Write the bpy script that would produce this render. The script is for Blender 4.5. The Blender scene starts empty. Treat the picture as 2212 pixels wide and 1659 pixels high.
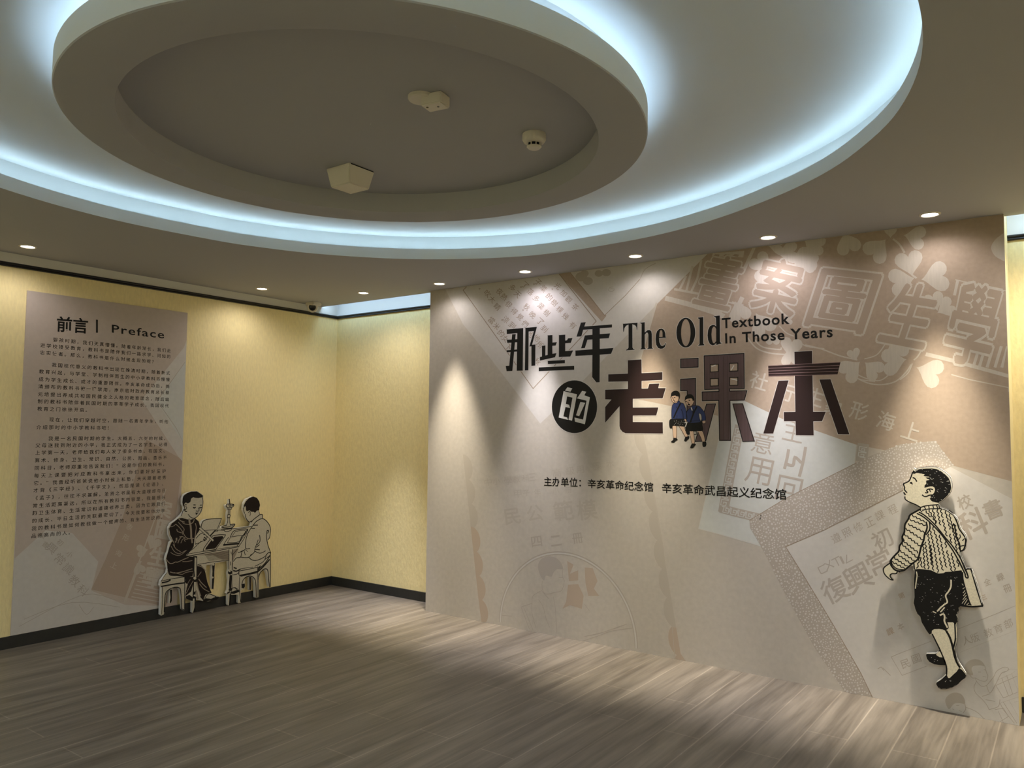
import bpy, bmesh, math, random
from mathutils import Vector, Matrix
from mathutils.geometry import tessellate_polygon
random.seed(7)
S = bpy.context.scene
COL = S.collection

# ------------------------------------------------------------------ camera, exposure, world
F, YAW, PITCH, ROLL = 1664.06, -0.62988, 0.06239, 0.00913
CAM = Vector((6.1009, -5.0440, 1.55))
FWD = Vector((math.sin(YAW)*math.cos(PITCH), math.cos(YAW)*math.cos(PITCH), math.sin(PITCH)))
_r = Vector((math.cos(YAW), -math.sin(YAW), 0)); _u = _r.cross(FWD)
RGT = math.cos(ROLL)*_r + math.sin(ROLL)*_u
UPV = -math.sin(ROLL)*_r + math.cos(ROLL)*_u
cam = bpy.data.cameras.new('camera'); cam.sensor_width = 36; cam.lens = 36*F/2212; cam.clip_start = .05
co = bpy.data.objects.new('camera', cam); COL.objects.link(co); S.camera = co
M3 = Matrix((RGT, UPV, -FWD)).transposed().to_4x4(); M3.translation = CAM; co.matrix_world = M3
vs = S.view_settings
S.display_settings.display_device = 'sRGB'
vs.view_transform = 'Standard'; vs.look = 'None'; vs.gamma = 1; vs.use_curve_mapping = False
vs.exposure = 0.35
S.cycles.use_denoising = True
S.cycles.max_bounces = 10; S.cycles.diffuse_bounces = 6
S.cycles.sample_clamp_indirect = 6
w = bpy.data.worlds.new('world'); S.world = w; w.use_nodes = True
w.node_tree.nodes['Background'].inputs[0].default_value = (.6, .55, .48, 1)
w.node_tree.nodes['Background'].inputs[1].default_value = .02

# room dimensions (metres): left wall x = 0, feature wall face y = 0, floor z = 0
H = 2.793            # ceiling
XL, XR = 1.520, 5.818    # feature wall
YB = 0.262           # back wall
X1, Y0 = 7.9, -6.6   # right wall, wall behind the camera
CX, CY = 3.633, -2.735   # centre of the round ceiling
R1, R2, RD, RN, RC = 2.14, 2.232, 1.204, 1.125, 1.0
ZLIP, ZUP, ZDT, ZRC = 2.868, 2.98, 2.864, 2.90
ZCT, ZCB, ZBT = 2.7253, 2.6936, 0.0848

# ------------------------------------------------------------------ materials
def lin(c):
    return tuple(((v/255)/12.92 if v/255 <= .04045 else ((v/255+.055)/1.055)**2.4) for v in c)
MATS = {}
def mat(name, rgb, rough=.6, spec=.3, metal=0, noise=0, nscale=40, bump=0, bscale=200, emit=None, es=0, stretch=(1, 1, 1), detail=4):
    m = bpy.data.materials.new(name); m.use_nodes = True; nt = m.node_tree; b = nt.nodes['Principled BSDF']
    c = lin(rgb)
    b.inputs['Base Color'].default_value = (*c, 1); b.inputs['Roughness'].default_value = rough
    b.inputs['Specular IOR Level'].default_value = spec; b.inputs['Metallic'].default_value = metal
    if noise or bump:
        tc = nt.nodes.new('ShaderNodeTexCoord'); mp = nt.nodes.new('ShaderNodeMapping'); mp.inputs['Scale'].default_value = stretch
        nt.links.new(tc.outputs['Object'], mp.inputs['Vector'])
    if noise:
        n = nt.nodes.new('ShaderNodeTexNoise'); n.inputs['Scale'].default_value = nscale; n.inputs['Detail'].default_value = detail
        nt.links.new(mp.outputs[0], n.inputs['Vector'])
        r = nt.nodes.new('ShaderNodeValToRGB'); e = r.color_ramp.elements
        e[0].position = .3; e[1].position = .7
        e[0].color = (*[v*(1-noise) for v in c], 1); e[1].color = (*[min(1, v*(1+noise)) for v in c], 1)
        nt.links.new(n.outputs[0], r.inputs[0]); nt.links.new(r.outputs[0], b.inputs['Base Color'])
    if bump:
        n2 = nt.nodes.new('ShaderNodeTexNoise'); n2.inputs['Scale'].default_value = bscale; n2.inputs['Detail'].default_value = 3
        nt.links.new(mp.outputs[0], n2.inputs['Vector'])
        bp = nt.nodes.new('ShaderNodeBump'); bp.inputs['Strength'].default_value = bump; bp.inputs['Distance'].default_value = .01
        nt.links.new(n2.outputs[0], bp.inputs['Height']); nt.links.new(bp.outputs[0], b.inputs['Normal'])
    if emit:
        b.inputs['Emission Color'].default_value = (*emit, 1); b.inputs['Emission Strength'].default_value = es
    MATS[name] = m; return m

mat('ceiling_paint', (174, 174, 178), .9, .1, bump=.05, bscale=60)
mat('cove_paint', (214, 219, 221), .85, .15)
mat('yellow_wallpaper', (243, 226, 172), .8, .2, noise=.05, nscale=60, bump=.35, bscale=55, stretch=(1, 1, .35))
mat('white_wall_paint', (222, 220, 214), .85, .15)
mat('black_moulding', (22, 21, 22), .35, .5)
mat('dark_skirting', (46, 46, 44), .5, .4, noise=.1, nscale=20)
mat('white_plastic', (214, 208, 196), .45, .4)
mat('black_glass', (6, 6, 7), .12, .5)
mat('lamp_lens', (255, 250, 240), .4, .3, emit=(1, .93, .84), es=14)
mat('led_strip', (255, 255, 255), .4, .3, emit=(.74, .93, 1), es=4.5)
mat('led_ribbon', (255, 255, 255), .4, .3, emit=(.60, .83, 1), es=14)
mat('led_strip_white', (255, 255, 255), .4, .3, emit=(.60, .80, 1), es=10)
mat('led_strip_blue', (255, 255, 255), .4, .3, emit=(.5, .74, 1), es=20)
mat('led_strip_slot', (255, 255, 255), .4, .3, emit=(.55, .77, 1), es=32)
mat('trim_metal', (205, 200, 190), .3, .5, metal=.6)

# floor: grey-brown wood planks running away from the room's front, with long smoky streaks
m = bpy.data.materials.new('wood_floor'); m.use_nodes = True; MATS['wood_floor'] = m
nt = m.node_tree; b = nt.nodes['Principled BSDF']; N = nt.nodes.new; L = nt.links.new
tc = N('ShaderNodeTexCoord')
mp = N('ShaderNodeMapping'); mp.inputs['Rotation'].default_value = (0, 0, math.radians(90)); mp.inputs['Location'].default_value = (0, -.053, 0); L(tc.outputs['Object'], mp.inputs['Vector'])
br = N('ShaderNodeTexBrick'); br.offset = .37; br.offset_frequency = 2; L(mp.outputs[0], br.inputs['Vector'])
br.inputs['Scale'].default_value = 1; br.inputs['Brick Width'].default_value = 1.22; br.inputs['Row Height'].default_value = .2028
br.inputs['Mortar Size'].default_value = .0036; br.inputs['Mortar Smooth'].default_value = .2; br.inputs['Bias'].default_value = 0
br.inputs['Color1'].default_value = (.46, .46, .46, 1); br.inputs['Color2'].default_value = (.55, .55, .55, 1); br.inputs['Mortar'].default_value = (.92, .92, .92, 1)  # pale mortar paints in the light glinting off the plank bevels
m2 = N('ShaderNodeMapping'); m2.inputs['Scale'].default_value = (9, .8, 1); L(tc.outputs['Object'], m2.inputs['Vector'])
n1 = N('ShaderNodeTexNoise'); n1.inputs['Scale'].default_value = 1.5; n1.inputs['Detail'].default_value = 5; n1.inputs['Distortion'].default_value = .5; L(m2.outputs[0], n1.inputs['Vector'])
m3 = N('ShaderNodeMapping'); m3.inputs['Scale'].default_value = (42, 1.8, 1); L(tc.outputs['Object'], m3.inputs['Vector'])
n2 = N('ShaderNodeTexNoise'); n2.inputs['Scale'].default_value = 1.5; n2.inputs['Detail'].default_value = 6; L(m3.outputs[0], n2.inputs['Vector'])
a1 = N('ShaderNodeMix'); a1.data_type = 'FLOAT'; a1.inputs[0].default_value = .28; L(n1.outputs[0], a1.inputs[2]); L(n2.outputs[0], a1.inputs[3])
rp = N('ShaderNodeValToRGB'); L(a1.outputs[0], rp.inputs[0]); e = rp.color_ramp.elements
e[0].position = .36; e[0].color = (*lin((84, 77, 68)), 1); e[1].position = .62; e[1].color = (*lin((116, 108, 97)), 1)
mx = N('ShaderNodeMix'); mx.data_type = 'RGBA'; mx.blend_type = 'OVERLAY'; mx.inputs[0].default_value = .6
L(rp.outputs[0], mx.inputs[6]); L(br.outputs['Color'], mx.inputs[7]); L(mx.outputs[2], b.inputs['Base Color'])
b.inputs['Roughness'].default_value = .42; b.inputs['Specular IOR Level'].default_value = .35
bp = N('ShaderNodeBump'); bp.inputs['Strength'].default_value = .12; bp.inputs['Distance'].default_value = .004; L(n2.outputs[0], bp.inputs['Height']); L(bp.outputs[0], b.inputs['Normal'])

# ------------------------------------------------------------------ object helpers
def link(name, me, m=None, parent=None):
    o = bpy.data.objects.new(name, me); COL.objects.link(o)
    if m is not None:
        for x in (m if isinstance(m, (list, tuple)) else [m]): me.materials.append(MATS[x])
    if parent: o.parent = parent
    return o
def obj(name, bm, m, parent=None, smooth=False):
    me = bpy.data.meshes.new(name); bm.normal_update(); bm.to_mesh(me); bm.free()
    if smooth:
        for p in me.polygons: p.use_smooth = True
        me.set_sharp_from_angle(angle=math.radians(35))
    return link(name, me, m, parent)
def tag(o, label, cat, group=None):
    o['label'] = label; o['category'] = cat
    if group: o['group'] = group
    return o
def struct(o): o['kind'] = 'structure'; return o
def empty(name, loc):
    o = bpy.data.objects.new(name, None); COL.objects.link(o); o.location = loc; o.empty_display_size = .1; return o
def box(bm, x0, x1, y0, y1, z0, z1):
    v = [bm.verts.new(p) for p in ((x0,y0,z0),(x1,y0,z0),(x1,y1,z0),(x0,y1,z0),(x0,y0,z1),(x1,y0,z1),(x1,y1,z1),(x0,y1,z1))]
    for f in ((0,3,2,1),(4,5,6,7),(0,1,5,4),(1,2,6,5),(2,3,7,6),(3,0,4,7)): bm.faces.new([v[i] for i in f])
def boxobj(name, d, m, parent=None, bev=0):
    bm = bmesh.new(); box(bm, *d)
    if bev: bmesh.ops.bevel(bm, geom=bm.edges[:], offset=bev, segments=2, affect='EDGES')
    return obj(name, bm, m, parent)
def lathe(bm, prof, c=(0, 0), n=128, rf=None, loop=False):
    """prof: (r, z) list; rf(theta) is a radius factor"""
    rings = []
    for r, z in prof:
        rings.append([bm.verts.new((c[0]+r*(rf(2*math.pi*i/n) if rf else 1)*math.cos(2*math.pi*i/n), c[1]+r*(rf(2*math.pi*i/n) if rf else 1)*math.sin(2*math.pi*i/n), z)) for i in range(n)])
    pairs = list(zip(rings, rings[1:])) + ([(rings[-1], rings[0])] if loop else [])
    for a, b_ in pairs:
        for i in range(n): bm.faces.new((a[i], a[(i+1) % n], b_[(i+1) % n], b_[i]))
    return rings
# ------------------------------------------------------------------ room shell
struct(boxobj('floor', (-.12, X1+.12, Y0-.12, YB+.12, -.1, 0), 'wood_floor'))
struct(boxobj('wall_left', (-.12, 0, Y0, YB, 0, 3.1), 'yellow_wallpaper'))
struct(boxobj('wall_back', (-.12, X1+.12, YB, YB+.12, 0, 3.1), 'yellow_wallpaper'))
struct(boxobj('wall_right', (X1, X1+.12, Y0, YB, 0, 3.1), 'yellow_wallpaper'))
struct(boxobj('wall_front', (-.12, X1+.12, Y0-.12, Y0, 0, 3.1), 'yellow_wallpaper'))
# white painted band of wall above the black moulding
T = .004
struct(boxobj('trim_1', (0, T, Y0, YB, ZCT-.01, 3.08), 'white_wall_paint'))
struct(boxobj('trim_2', (T, XL, YB-T, YB, ZCT-.01, 3.08), 'white_wall_paint'))
struct(boxobj('trim_3', (XR, X1, YB-T, YB, ZCT-.01, 3.08), 'white_wall_paint'))
def moulding(name, a, b_, nrm):
    """black picture-rail moulding with a stepped round profile, from point a to b_"""
    prof = [(0, 0), (.010, 0), (.014, .006), (.012, .012), (.018, .015), (.022, .021), (.018, .028), (.010, .0317), (0, .0317)]
    bm = bmesh.new(); rows = []
    for p in (a, b_): rows.append([bm.verts.new((p[0]+nrm[0]*d, p[1]+nrm[1]*d, ZCB+z)) for d, z in prof])
    k = len(prof)
    for i in range(k): bm.faces.new((rows[0][i], rows[0][(i+1) % k], rows[1][(i+1) % k], rows[1][i]))
    bm.faces.new(rows[0]); bm.faces.new(rows[1][::-1])
    bmesh.ops.recalc_face_normals(bm, faces=bm.faces[:])
    return struct(obj(name, bm, 'black_moulding'))
moulding('trim_4', (T, Y0), (T, YB), (1, 0)); moulding('trim_5', (T, YB-T), (XL, YB-T), (0, -1)); moulding('trim_6', (XR, YB-T), (X1, YB-T), (0, -1))
struct(boxobj('baseboard_left', (0, .014, Y0, YB, 0, ZBT), 'dark_skirting', bev=.002))
struct(boxobj('baseboard_back', (.014, XL, YB-.014, YB, 0, ZBT), 'dark_skirting', bev=.002))
struct(boxobj('baseboard_right', (XR, X1, YB-.014, YB, 0, ZBT), 'dark_skirting', bev=.002))

# ceiling: flat slab with a round coffer; outline notched for the light slots beside the feature wall
FR = [(-180, 2.128), (-161, 2.124), (-140, 2.135), (-90, 2.14), (-20, 2.14), (0, 2.145), (15, 2.150), (25, 2.150), (37, 2.136), (61, 2.098), (86, 2.115), (110, 2.185), (128, 2.190), (145, 2.180), (158, 2.162), (172, 2.126), (180, 2.128)]
def r1f(t):
    d = math.degrees(t); d = d-360 if d > 180 else d
    for (a, x), (b_, y) in zip(FR, FR[1:]):
        if a <= d <= b_:
            s = (d-a)/(b_-a); s = s*s*(3-2*s); return (x+(y-x)*s)/R1
    return 1
NSEG = 180
bm = bmesh.new()
SLOT = .058
outer = [(0, Y0), (X1, Y0), (X1, SLOT), (XR, SLOT), (XR, 0), (XL, 0), (XL, SLOT), (0, SLOT)]
hole = [(CX+R1*r1f(2*math.pi*i/NSEG)*math.cos(2*math.pi*i/NSEG), CY+R1*r1f(2*math.pi*i/NSEG)*math.sin(2*math.pi*i/NSEG)) for i in range(NSEG)]
pts = outer+hole
tri = tessellate_polygon([[Vector((*p, 0)) for p in outer], [Vector((*p, 0)) for p in hole]])
vs_ = [bm.verts.new((*p, H)) for p in pts]
for t in tri:
    try: bm.faces.new([vs_[i] for i in t])
    except ValueError: pass
for i in range(8):       # edge of the slab along the slots
    a, c = outer[i], outer[(i+1) % 8]
    if a[1] > -.5 and c[1] > -.5: bm.faces.new([bm.verts.new((*a, H)), bm.verts.new((*c, H)), bm.verts.new((*c, H+.05)), bm.verts.new((*a, H+.05))])
bmesh.ops.recalc_face_normals(bm, faces=bm.faces[:])
struct(obj('ceiling', bm, 'ceiling_paint'))
# plenum lid closing the slots and the back of the ceiling
struct(boxobj('ceiling_slab', (-.12, X1+.12, Y0-.12, YB+.12, 3.1, 3.2), 'white_wall_paint'))

# cove: lip, trough and outer wall of the coffer, upper ceiling, neck
bm = bmesh.new()
sm = lambda t: r1f(t)
lathe(bm, [(R1, H), (R1, ZLIP), (R1+.016, ZLIP), (R1+.016, ZLIP-.016), (R2, ZLIP-.016), (R2, ZUP), (RN*.98, ZUP)], (CX, CY), NSEG, sm)
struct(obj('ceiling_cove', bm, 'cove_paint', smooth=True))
# suspended round canopy: ring with a shallow round recess, upper ledge with a lip, neck
bm = bmesh.new()
lathe(bm, [(.002, ZRC), (RC, ZRC), (RC, H+.002), (RC+.004, H), (RD-.004, H), (RD, H+.004), (RD, ZDT+.032), (RD-.012, ZDT+.032), (RD-.012, ZDT), (RN, ZDT), (RN, ZUP)], (CX, CY), NSEG)
bmesh.ops.recalc_face_normals(bm, faces=bm.faces[:])
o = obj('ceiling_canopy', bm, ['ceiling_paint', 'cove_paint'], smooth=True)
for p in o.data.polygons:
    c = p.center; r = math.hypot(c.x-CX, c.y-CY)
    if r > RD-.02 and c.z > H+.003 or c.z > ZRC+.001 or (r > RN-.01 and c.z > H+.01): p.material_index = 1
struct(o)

# LED strips lying in the coves (they are lamps: the strips themselves glow)
def ring_strip(name, r, z, w_, rf, m, label):
    bm = bmesh.new(); lathe(bm, [(r-w_*math.cos(t), z+w_*math.sin(t)) for t in [math.pi*k/4 for k in range(5)]], (CX, CY), NSEG, rf, loop=True)
    bmesh.ops.recalc_face_normals(bm, faces=bm.faces[:])
    return tag(obj(name, bm, m), label, 'led strip')
st = ring_strip('led_strip', R1+.05, ZLIP-.014, .007, sm, 'led_strip', 'glowing LED strip ring hidden behind the lip of the wide round ceiling cove')
# its upright ribbon faces the middle of the coffer, on a white plastic backing
bm = bmesh.new(); lathe(bm, [(R1+.056, ZLIP-.0135), (R1+.056, ZLIP-.001)], (CX, CY), NSEG, sm); obj('light_ribbon', bm, 'led_ribbon', st)
bm = bmesh.new(); lathe(bm, [(R1+.0585, ZLIP-.016), (R1+.0585, ZLIP), (R1+.062, ZLIP), (R1+.062, ZLIP-.016)], (CX, CY), NSEG, sm); struct(obj('trim_7', bm, 'cove_paint'))
ring_strip('led_strip', RN+.028, ZDT+.005, .006, None, 'led_strip_white', 'glowing LED strip ring lying on top of the hanging round canopy')
tag(boxobj('led_strip', (.03, XL-.02, SLOT+.01, SLOT+.022, H+.03, H+.04), 'led_strip_blue'), 'bluish LED strip in the ceiling slot left of the printed feature wall', 'led strip')
tag(boxobj('led_strip', (XR+.02, X1-.1, SLOT+.01, SLOT+.022, H+.03, H+.04), 'led_strip_slot'), 'bluish LED strip in the ceiling slot right of the printed feature wall', 'led strip')

# ------------------------------------------------------------------ downlights
def spot(loc, e, col, deg, blend, rad=.03, target=None):
    l = bpy.data.lights.new('downlight_or_fill', 'SPOT'); l.energy = e; l.color = col; l.spot_size = math.radians(deg); l.spot_blend = blend; l.shadow_soft_size = rad*.7
    o = bpy.data.objects.new('downlight_or_fill', l); COL.objects.link(o); o.location = loc
    if target: o.rotation_euler = (Vector(target)-Vector(loc)).to_track_quat('-Z', 'Y').to_euler()
    return o
def downlight(x, y, label, wide, core, cw=(1, .93, .90), cc=(1, .90, .72), grp='recessed downlights'):
    r = empty('downlight', (x, y, H)); tag(r, label, 'ceiling light', grp)
    bm = bmesh.new(); lathe(bm, [(.040, .004), (.040, -.002), (.044, -.006), (.052, -.006), (.056, -.001), (.056, .004)], (0, 0), 48)
    bmesh.ops.recalc_face_normals(bm, faces=bm.faces[:]); obj('trim_ring', bm, 'white_plastic', r, True)
    bm = bmesh.new(); lathe(bm, [(.0005, -.0035), (.025, -.003), (.0395, -.0005)], (0, 0), 48)
    bmesh.ops.recalc_face_normals(bm, faces=bm.faces[:]); obj('lens', bm, 'lamp_lens', r, True)
    a = spot((0, 0, -.012), wide, cw, 156, .7, .03); a.parent = r
    if core:
        c = spot((0, 0, -.012), core*1.75, cc, 41, 1, .07); c.parent = r
    return r
Q = -.225
downlight(1.823, Q, 'small round downlight above the left end of the printed feature wall', 5, 250)
downlight(2.704, Q, 'small round downlight above the tilted page of handwriting on the feature wall', 9, 170, (.96, .90, 1), (1, .95, .96))
downlight(3.649, Q, 'small round downlight above the English title on the feature wall', 5, 230)
downlight(4.577, Q, 'small round downlight above the large outlined characters printed on the feature wall', 10, 180, (1, .93, 1), (1, .94, .94))
downlight(5.482, Q, 'small round downlight nearest the right end of the feature wall', 6, 250)
downlight(.959, -.277, 'small round downlight before the bare yellow wall beside the camera dome', 14, 190, (1, .95, .95), (.93, .92, 1))
downlight(.356, -.914, 'small round downlight above the yellow wall right of the preface panel', 8, 14)
downlight(.331, -2.787, 'small round downlight above the left edge of the preface panel', 7, 8)
# unseen fill spots without fixtures, added behind and beside the viewpoint for brightness
for x, y, e in ((7.4, -3.4, 43), (7.4, -5.0, 43), (5.6, -6.1, 38), (3.9, -6.1, 38), (2.2, -6.1, 38), (.5, -6.1, 36), (.35, -4.7, 24)):
    spot((x, y, H-.015), e*1.2, (.74, .86, 1), 168, .6, .05)
spot((6.40, Q, H-.015), 45, (1, .95, .9), 156, .7, .03); spot((6.40, Q, H-.015), 200, (1, .92, .8), 41, 1, .07)  # next downlight along the feature-wall row, out of frame
# ------------------------------------------------------------------ flat printed artwork on real planes
def pxray(x, y): return (FWD + RGT*((x-1106)/F) - UPV*((y-829.5)/F))
class Crop:
    """reads 'x y x y ...' in a magnified crop and gives points of the photograph's frame"""
    def __init__(s, ox, oy, sc): s.o = (ox, oy); s.s = sc
    def __call__(s, t):
        n = [float(v) for v in t.split()]
        return [(s.o[0]+n[i]/s.s, s.o[1]+n[i+1]/s.s) for i in range(0, len(n), 2)]
def spline(p, k=5, closed=False):
    if len(p) < 3: return list(p)
    out = []; n = len(p); g = (lambda i: p[i % n]) if closed else (lambda i: p[min(max(i, 0), n-1)])
    for i in range(n if closed else n-1):
        a, b_, c, d = g(i-1), g(i), g(i+1), g(i+2)
        for j in range(k):
            t = j/k
            out.append(tuple(.5*((2*b_[q])+(-a[q]+c[q])*t+(2*a[q]-5*b_[q]+4*c[q]-d[q])*t*t+(-a[q]+3*b_[q]-3*c[q]+d[q])*t**3) for q in (0, 1)))
    if not closed: out.append(tuple(p[-1]))
    return out
STEP = .00004
class Art:
    """a printed sheet: axis 'y' = plane y=off seen from -y (u=x, v=z); axis 'x' = plane x=off seen from +x (u=y, v=z)"""
    def __init__(s, axis, off, clip=None):
        s.ax = axis; s.off = off; s.f = {}; s.clip = clip; s.v = []; s.faces = []; s.mats = []; s.n = 0
    def uv(s, p):
        d = pxray(*p)
        if s.ax == 'y': t = (s.off-CAM.y)/d.y; q = CAM+d*t; u, v = q.x, q.z
        else: t = (s.off-CAM.x)/d.x; q = CAM+d*t; u, v = q.y, q.z
        if s.clip: c = s.clip; u = min(max(u, c[0]), c[1]); v = min(max(v, c[2]), c[3])
        return (u, v)
    def pt(s, u, v, lay):
        return (u, s.off-lay*STEP, v) if s.ax == 'y' else (s.off+lay*STEP, u, v)
    def add(s, verts, faces, m, lay):
        if m not in s.mats: s.mats.append(m)
        if s.clip: c = s.clip; verts = [(min(max(q[0], c[0]), c[1]), min(max(q[1], c[2]), c[3])) for q in verts]
        s.n = (s.n+1) % 16; lay += s.n*.04      # no two pieces exactly coplanar
        b_ = len(s.v); s.v += [s.pt(*q, lay) for q in verts]; i = s.mats.index(m)
        s.faces += [(tuple(b_+k for k in f), i) for f in faces]
    def poly_uv(s, q, m, lay=1, holes=()):
        loops = [[Vector((*a, 0)) for a in q]]+[[Vector((*a, 0)) for a in h] for h in holes]
        s.add(list(q)+[a for h in holes for a in h], [tuple(t) for t in tessellate_polygon(loops)], m, lay)
    def poly(s, p, m, lay=1, sm=0, holes=()):
        if sm: p = spline(p, sm, True)
        s.poly_uv([s.uv(a) for a in p], m, lay, [[s.uv(a) for a in h] for h in holes])
    def line_uv(s, q, wd, m, lay=2, taper=False):
        q = [a for i, a in enumerate(q) if i == 0 or (a[0]-q[i-1][0])**2+(a[1]-q[i-1][1])**2 > 1e-10]
        if len(q) < 2: return
        v = []; n = len(q)
        for i, a in enumerate(q):
            p, c = q[max(i-1, 0)], q[min(i+1, n-1)]
            d1 = Vector((a[0]-p[0], a[1]-p[1])); d2 = Vector((c[0]-a[0], c[1]-a[1]))
            if d1.length < 1e-9: d1 = d2
            if d2.length < 1e-9: d2 = d1
            d1.normalize(); d2.normalize(); t = d1+d2
            t = t.normalized() if t.length > .2 else d2
            k = wd/2/max(.5, abs(t.dot(d1)))
            if taper: k *= .25+.75*math.sin(math.pi*(.12+.76*i/(n-1)))
            nx, ny = -t.y*k, t.x*k
            e = (t.x*wd*.3, t.y*wd*.3) if i == n-1 else ((-t.x*wd*.3, -t.y*wd*.3) if i == 0 else (0, 0))
            v += [(a[0]+nx+e[0], a[1]+ny+e[1]), (a[0]-nx+e[0], a[1]-ny+e[1])]
        s.add(v, [(2*i, 2*i+1, 2*i+3, 2*i+2) for i in range(n-1)], m, lay)
    def scale(s, p):
        a, b_, c = s.uv(p), s.uv((p[0]+1, p[1])), s.uv((p[0], p[1]+1)); h = lambda x, y: math.hypot(x[0]-y[0], x[1]-y[1])
        return math.sqrt(max(1e-9, h(a, b_)*h(a, c)))
    def line(s, p, wpx, m, lay=2, sm=4, taper=False, closed=False):
        if not p: return
        wd = wpx*s.scale(p[len(p)//2])
        if closed: p = list(p)+[p[0]]
        if sm: p = spline(p, sm)
        s.line_uv([s.uv(a) for a in p], wd, m, lay, taper)
    def disc(s, p, r, m, lay=1, n=20, ry=None):
        s.poly([(p[0]+r*math.cos(2*math.pi*i/n), p[1]+(ry or r)*math.sin(2*math.pi*i/n)) for i in range(n)], m, lay)
    def glyph(s, t, TL, TR, BL, m, lay=2, bold=0):
        """text t fitted (ink box) to the parallelogram TL, TR, BL of the frame"""
        vs_, fs = glyphs(t); a, b_, c = s.uv(TL), s.uv(TR), s.uv(BL)
        # heavier weights are the glyph printed several times, shifted, each a hair above the last
        n = 0 if bold <= 0 else (4 if bold < .03 else 10)
        for k, (dx, dy) in enumerate([(0, 0)]+[(bold*math.cos(2*math.pi*i/n), bold*math.sin(2*math.pi*i/n)) for i in range(n)]):
            s.add([(a[0]+(b_[0]-a[0])*(x+dx)+(c[0]-a[0])*(1-y-dy), a[1]+(b_[1]-a[1])*(x+dx)+(c[1]-a[1])*(1-y-dy)) for x, y in vs_], fs, m, lay+k*.05)
    def char(s, t, c, size, deg, m, lay=2, bold=0, sx=1):
        """one character centred at frame point c, size in frame pixels, turned deg clockwise"""
        r = math.radians(deg); ex = (math.cos(r)*size*sx, math.sin(r)*size*sx); ey = (-math.sin(r)*size, math.cos(r)*size)
        TL = (c[0]-ex[0]/2-ey[0]/2, c[1]-ex[1]/2-ey[1]/2)
        s.glyph(t, TL, (TL[0]+ex[0], TL[1]+ex[1]), (TL[0]+ey[0], TL[1]+ey[1]), m, lay, bold)
    def build(s, name, parent=None, sm=False):
        me = bpy.data.meshes.new(name); me.from_pydata(s.v, [], [f for f, _ in s.faces])
        for p, (_, i) in zip(me.polygons, s.faces): p.material_index = i
        me.update(); return link(name, me, s.mats, parent)
GC = {}
def raw_text(t, bold=0, space=1):
    k = (t, bold, space)
    if k in GC: return GC[k]
    cu = bpy.data.curves.new('lettering', 'FONT'); cu.body = t; cu.size = 1; cu.resolution_u = 3; cu.offset = bold; cu.space_character = space; cu.fill_mode = 'FRONT'
    o = bpy.data.objects.new('lettering', cu); COL.objects.link(o)
    dg = bpy.context.evaluated_depsgraph_get(); me = bpy.data.meshes.new_from_object(o.evaluated_get(dg))
    v = [(a.co.x, a.co.y) for a in me.vertices]; f = [tuple(p.vertices) for p in me.polygons]
    bpy.data.objects.remove(o); bpy.data.curves.remove(cu); bpy.data.meshes.remove(me)
    GC[k] = (v, f); return GC[k]
def glyphs(t, bold=0, space=1):
    v, f = raw_text(t, bold, space)
    x0 = min(a[0] for a in v); x1 = max(a[0] for a in v); y0 = min(a[1] for a in v); y1 = max(a[1] for a in v)
    return [((a-x0)/max(1e-6, x1-x0), (b_-y0)/max(1e-6, y1-y0)) for a, b_ in v], f
def slab(name, art, outline, thick, m_face, m_side, parent=None):
    """board cut to an outline (frame points), front face on the art's plane, real thickness behind it"""
    q = [art.uv(a) for a in outline]; n = len(q); bm = bmesh.new()
    tri = tessellate_polygon([[Vector((*a, 0)) for a in q]])
    fr = [bm.verts.new(art.pt(*a, 0)) for a in q]; k = thick/STEP
    bk = [bm.verts.new(art.pt(*a, -k)) for a in q]
    for t in tri:
        for vv in (fr, bk):
            try: bm.faces.new([vv[i] for i in t])
            except ValueError: pass
    for i in range(n):
        f = bm.faces.new((fr[i], fr[(i+1) % n], bk[(i+1) % n], bk[i])); f.material_index = 1
    bmesh.ops.recalc_face_normals(bm, faces=bm.faces[:])
    return obj(name, bm, [m_face, m_side], parent)
# ------------------------------------------------------------------ feature wall with its printed mural
struct(boxobj('wall_feature', (XL, XR, .002, YB, 0, H+.26), 'yellow_wallpaper'))
mat('mural_base', (190, 182, 173), .7, .2, noise=.05, nscale=30, bump=.04, bscale=500)
mat('print_tan', (172, 154, 138), .7, .2, noise=.05, nscale=40)
mat('print_page', (202, 197, 193), .7, .2, noise=.03, nscale=30)
mat('print_page_cool', (200, 201, 199), .7, .2, noise=.03, nscale=30)
mat('print_leaf', (194, 185, 175), .7, .2, noise=.05, nscale=90, stretch=(1, 1, .12))
mat('print_glyph', (169, 152, 137), .7, .2)
mat('print_line', (150, 133, 116), .7, .2)
mat('print_line_soft', (176, 166, 157), .7, .2)
mat('print_faint', (182, 173, 163), .7, .2)
mat('print_reddish', (182, 165, 150), .7, .2)
mat('print_mauve', (176, 167, 160), .7, .2)
mat('ink_black', (14, 12, 13), .5, .3)
mat('ink_brown', (44, 28, 28), .5, .3)
mat('ink_door', (92, 74, 76), .5, .3, noise=.14, nscale=14, stretch=(6, 1, .3))
mat('ink_white', (216, 214, 210), .6, .2)
mat('ink_blue', (44, 56, 100), .5, .3)
mat('ink_skin', (206, 176, 152), .6, .2)
mat('ink_pink', (150, 122, 122), .5, .3)
CLIP = (XL+.001, XR-.001, .001, H-.001)
bm = bmesh.new(); box(bm, XL, XR, 0, .002, 0, H-.0005)
mural = obj('printed_mural', bm, 'mural_base')
tag(mural, 'room-high beige printed mural of old textbook pages carrying the exhibition title', 'mural')
def MA(off=.00003): return Art('y', -off, CLIP)
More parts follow.
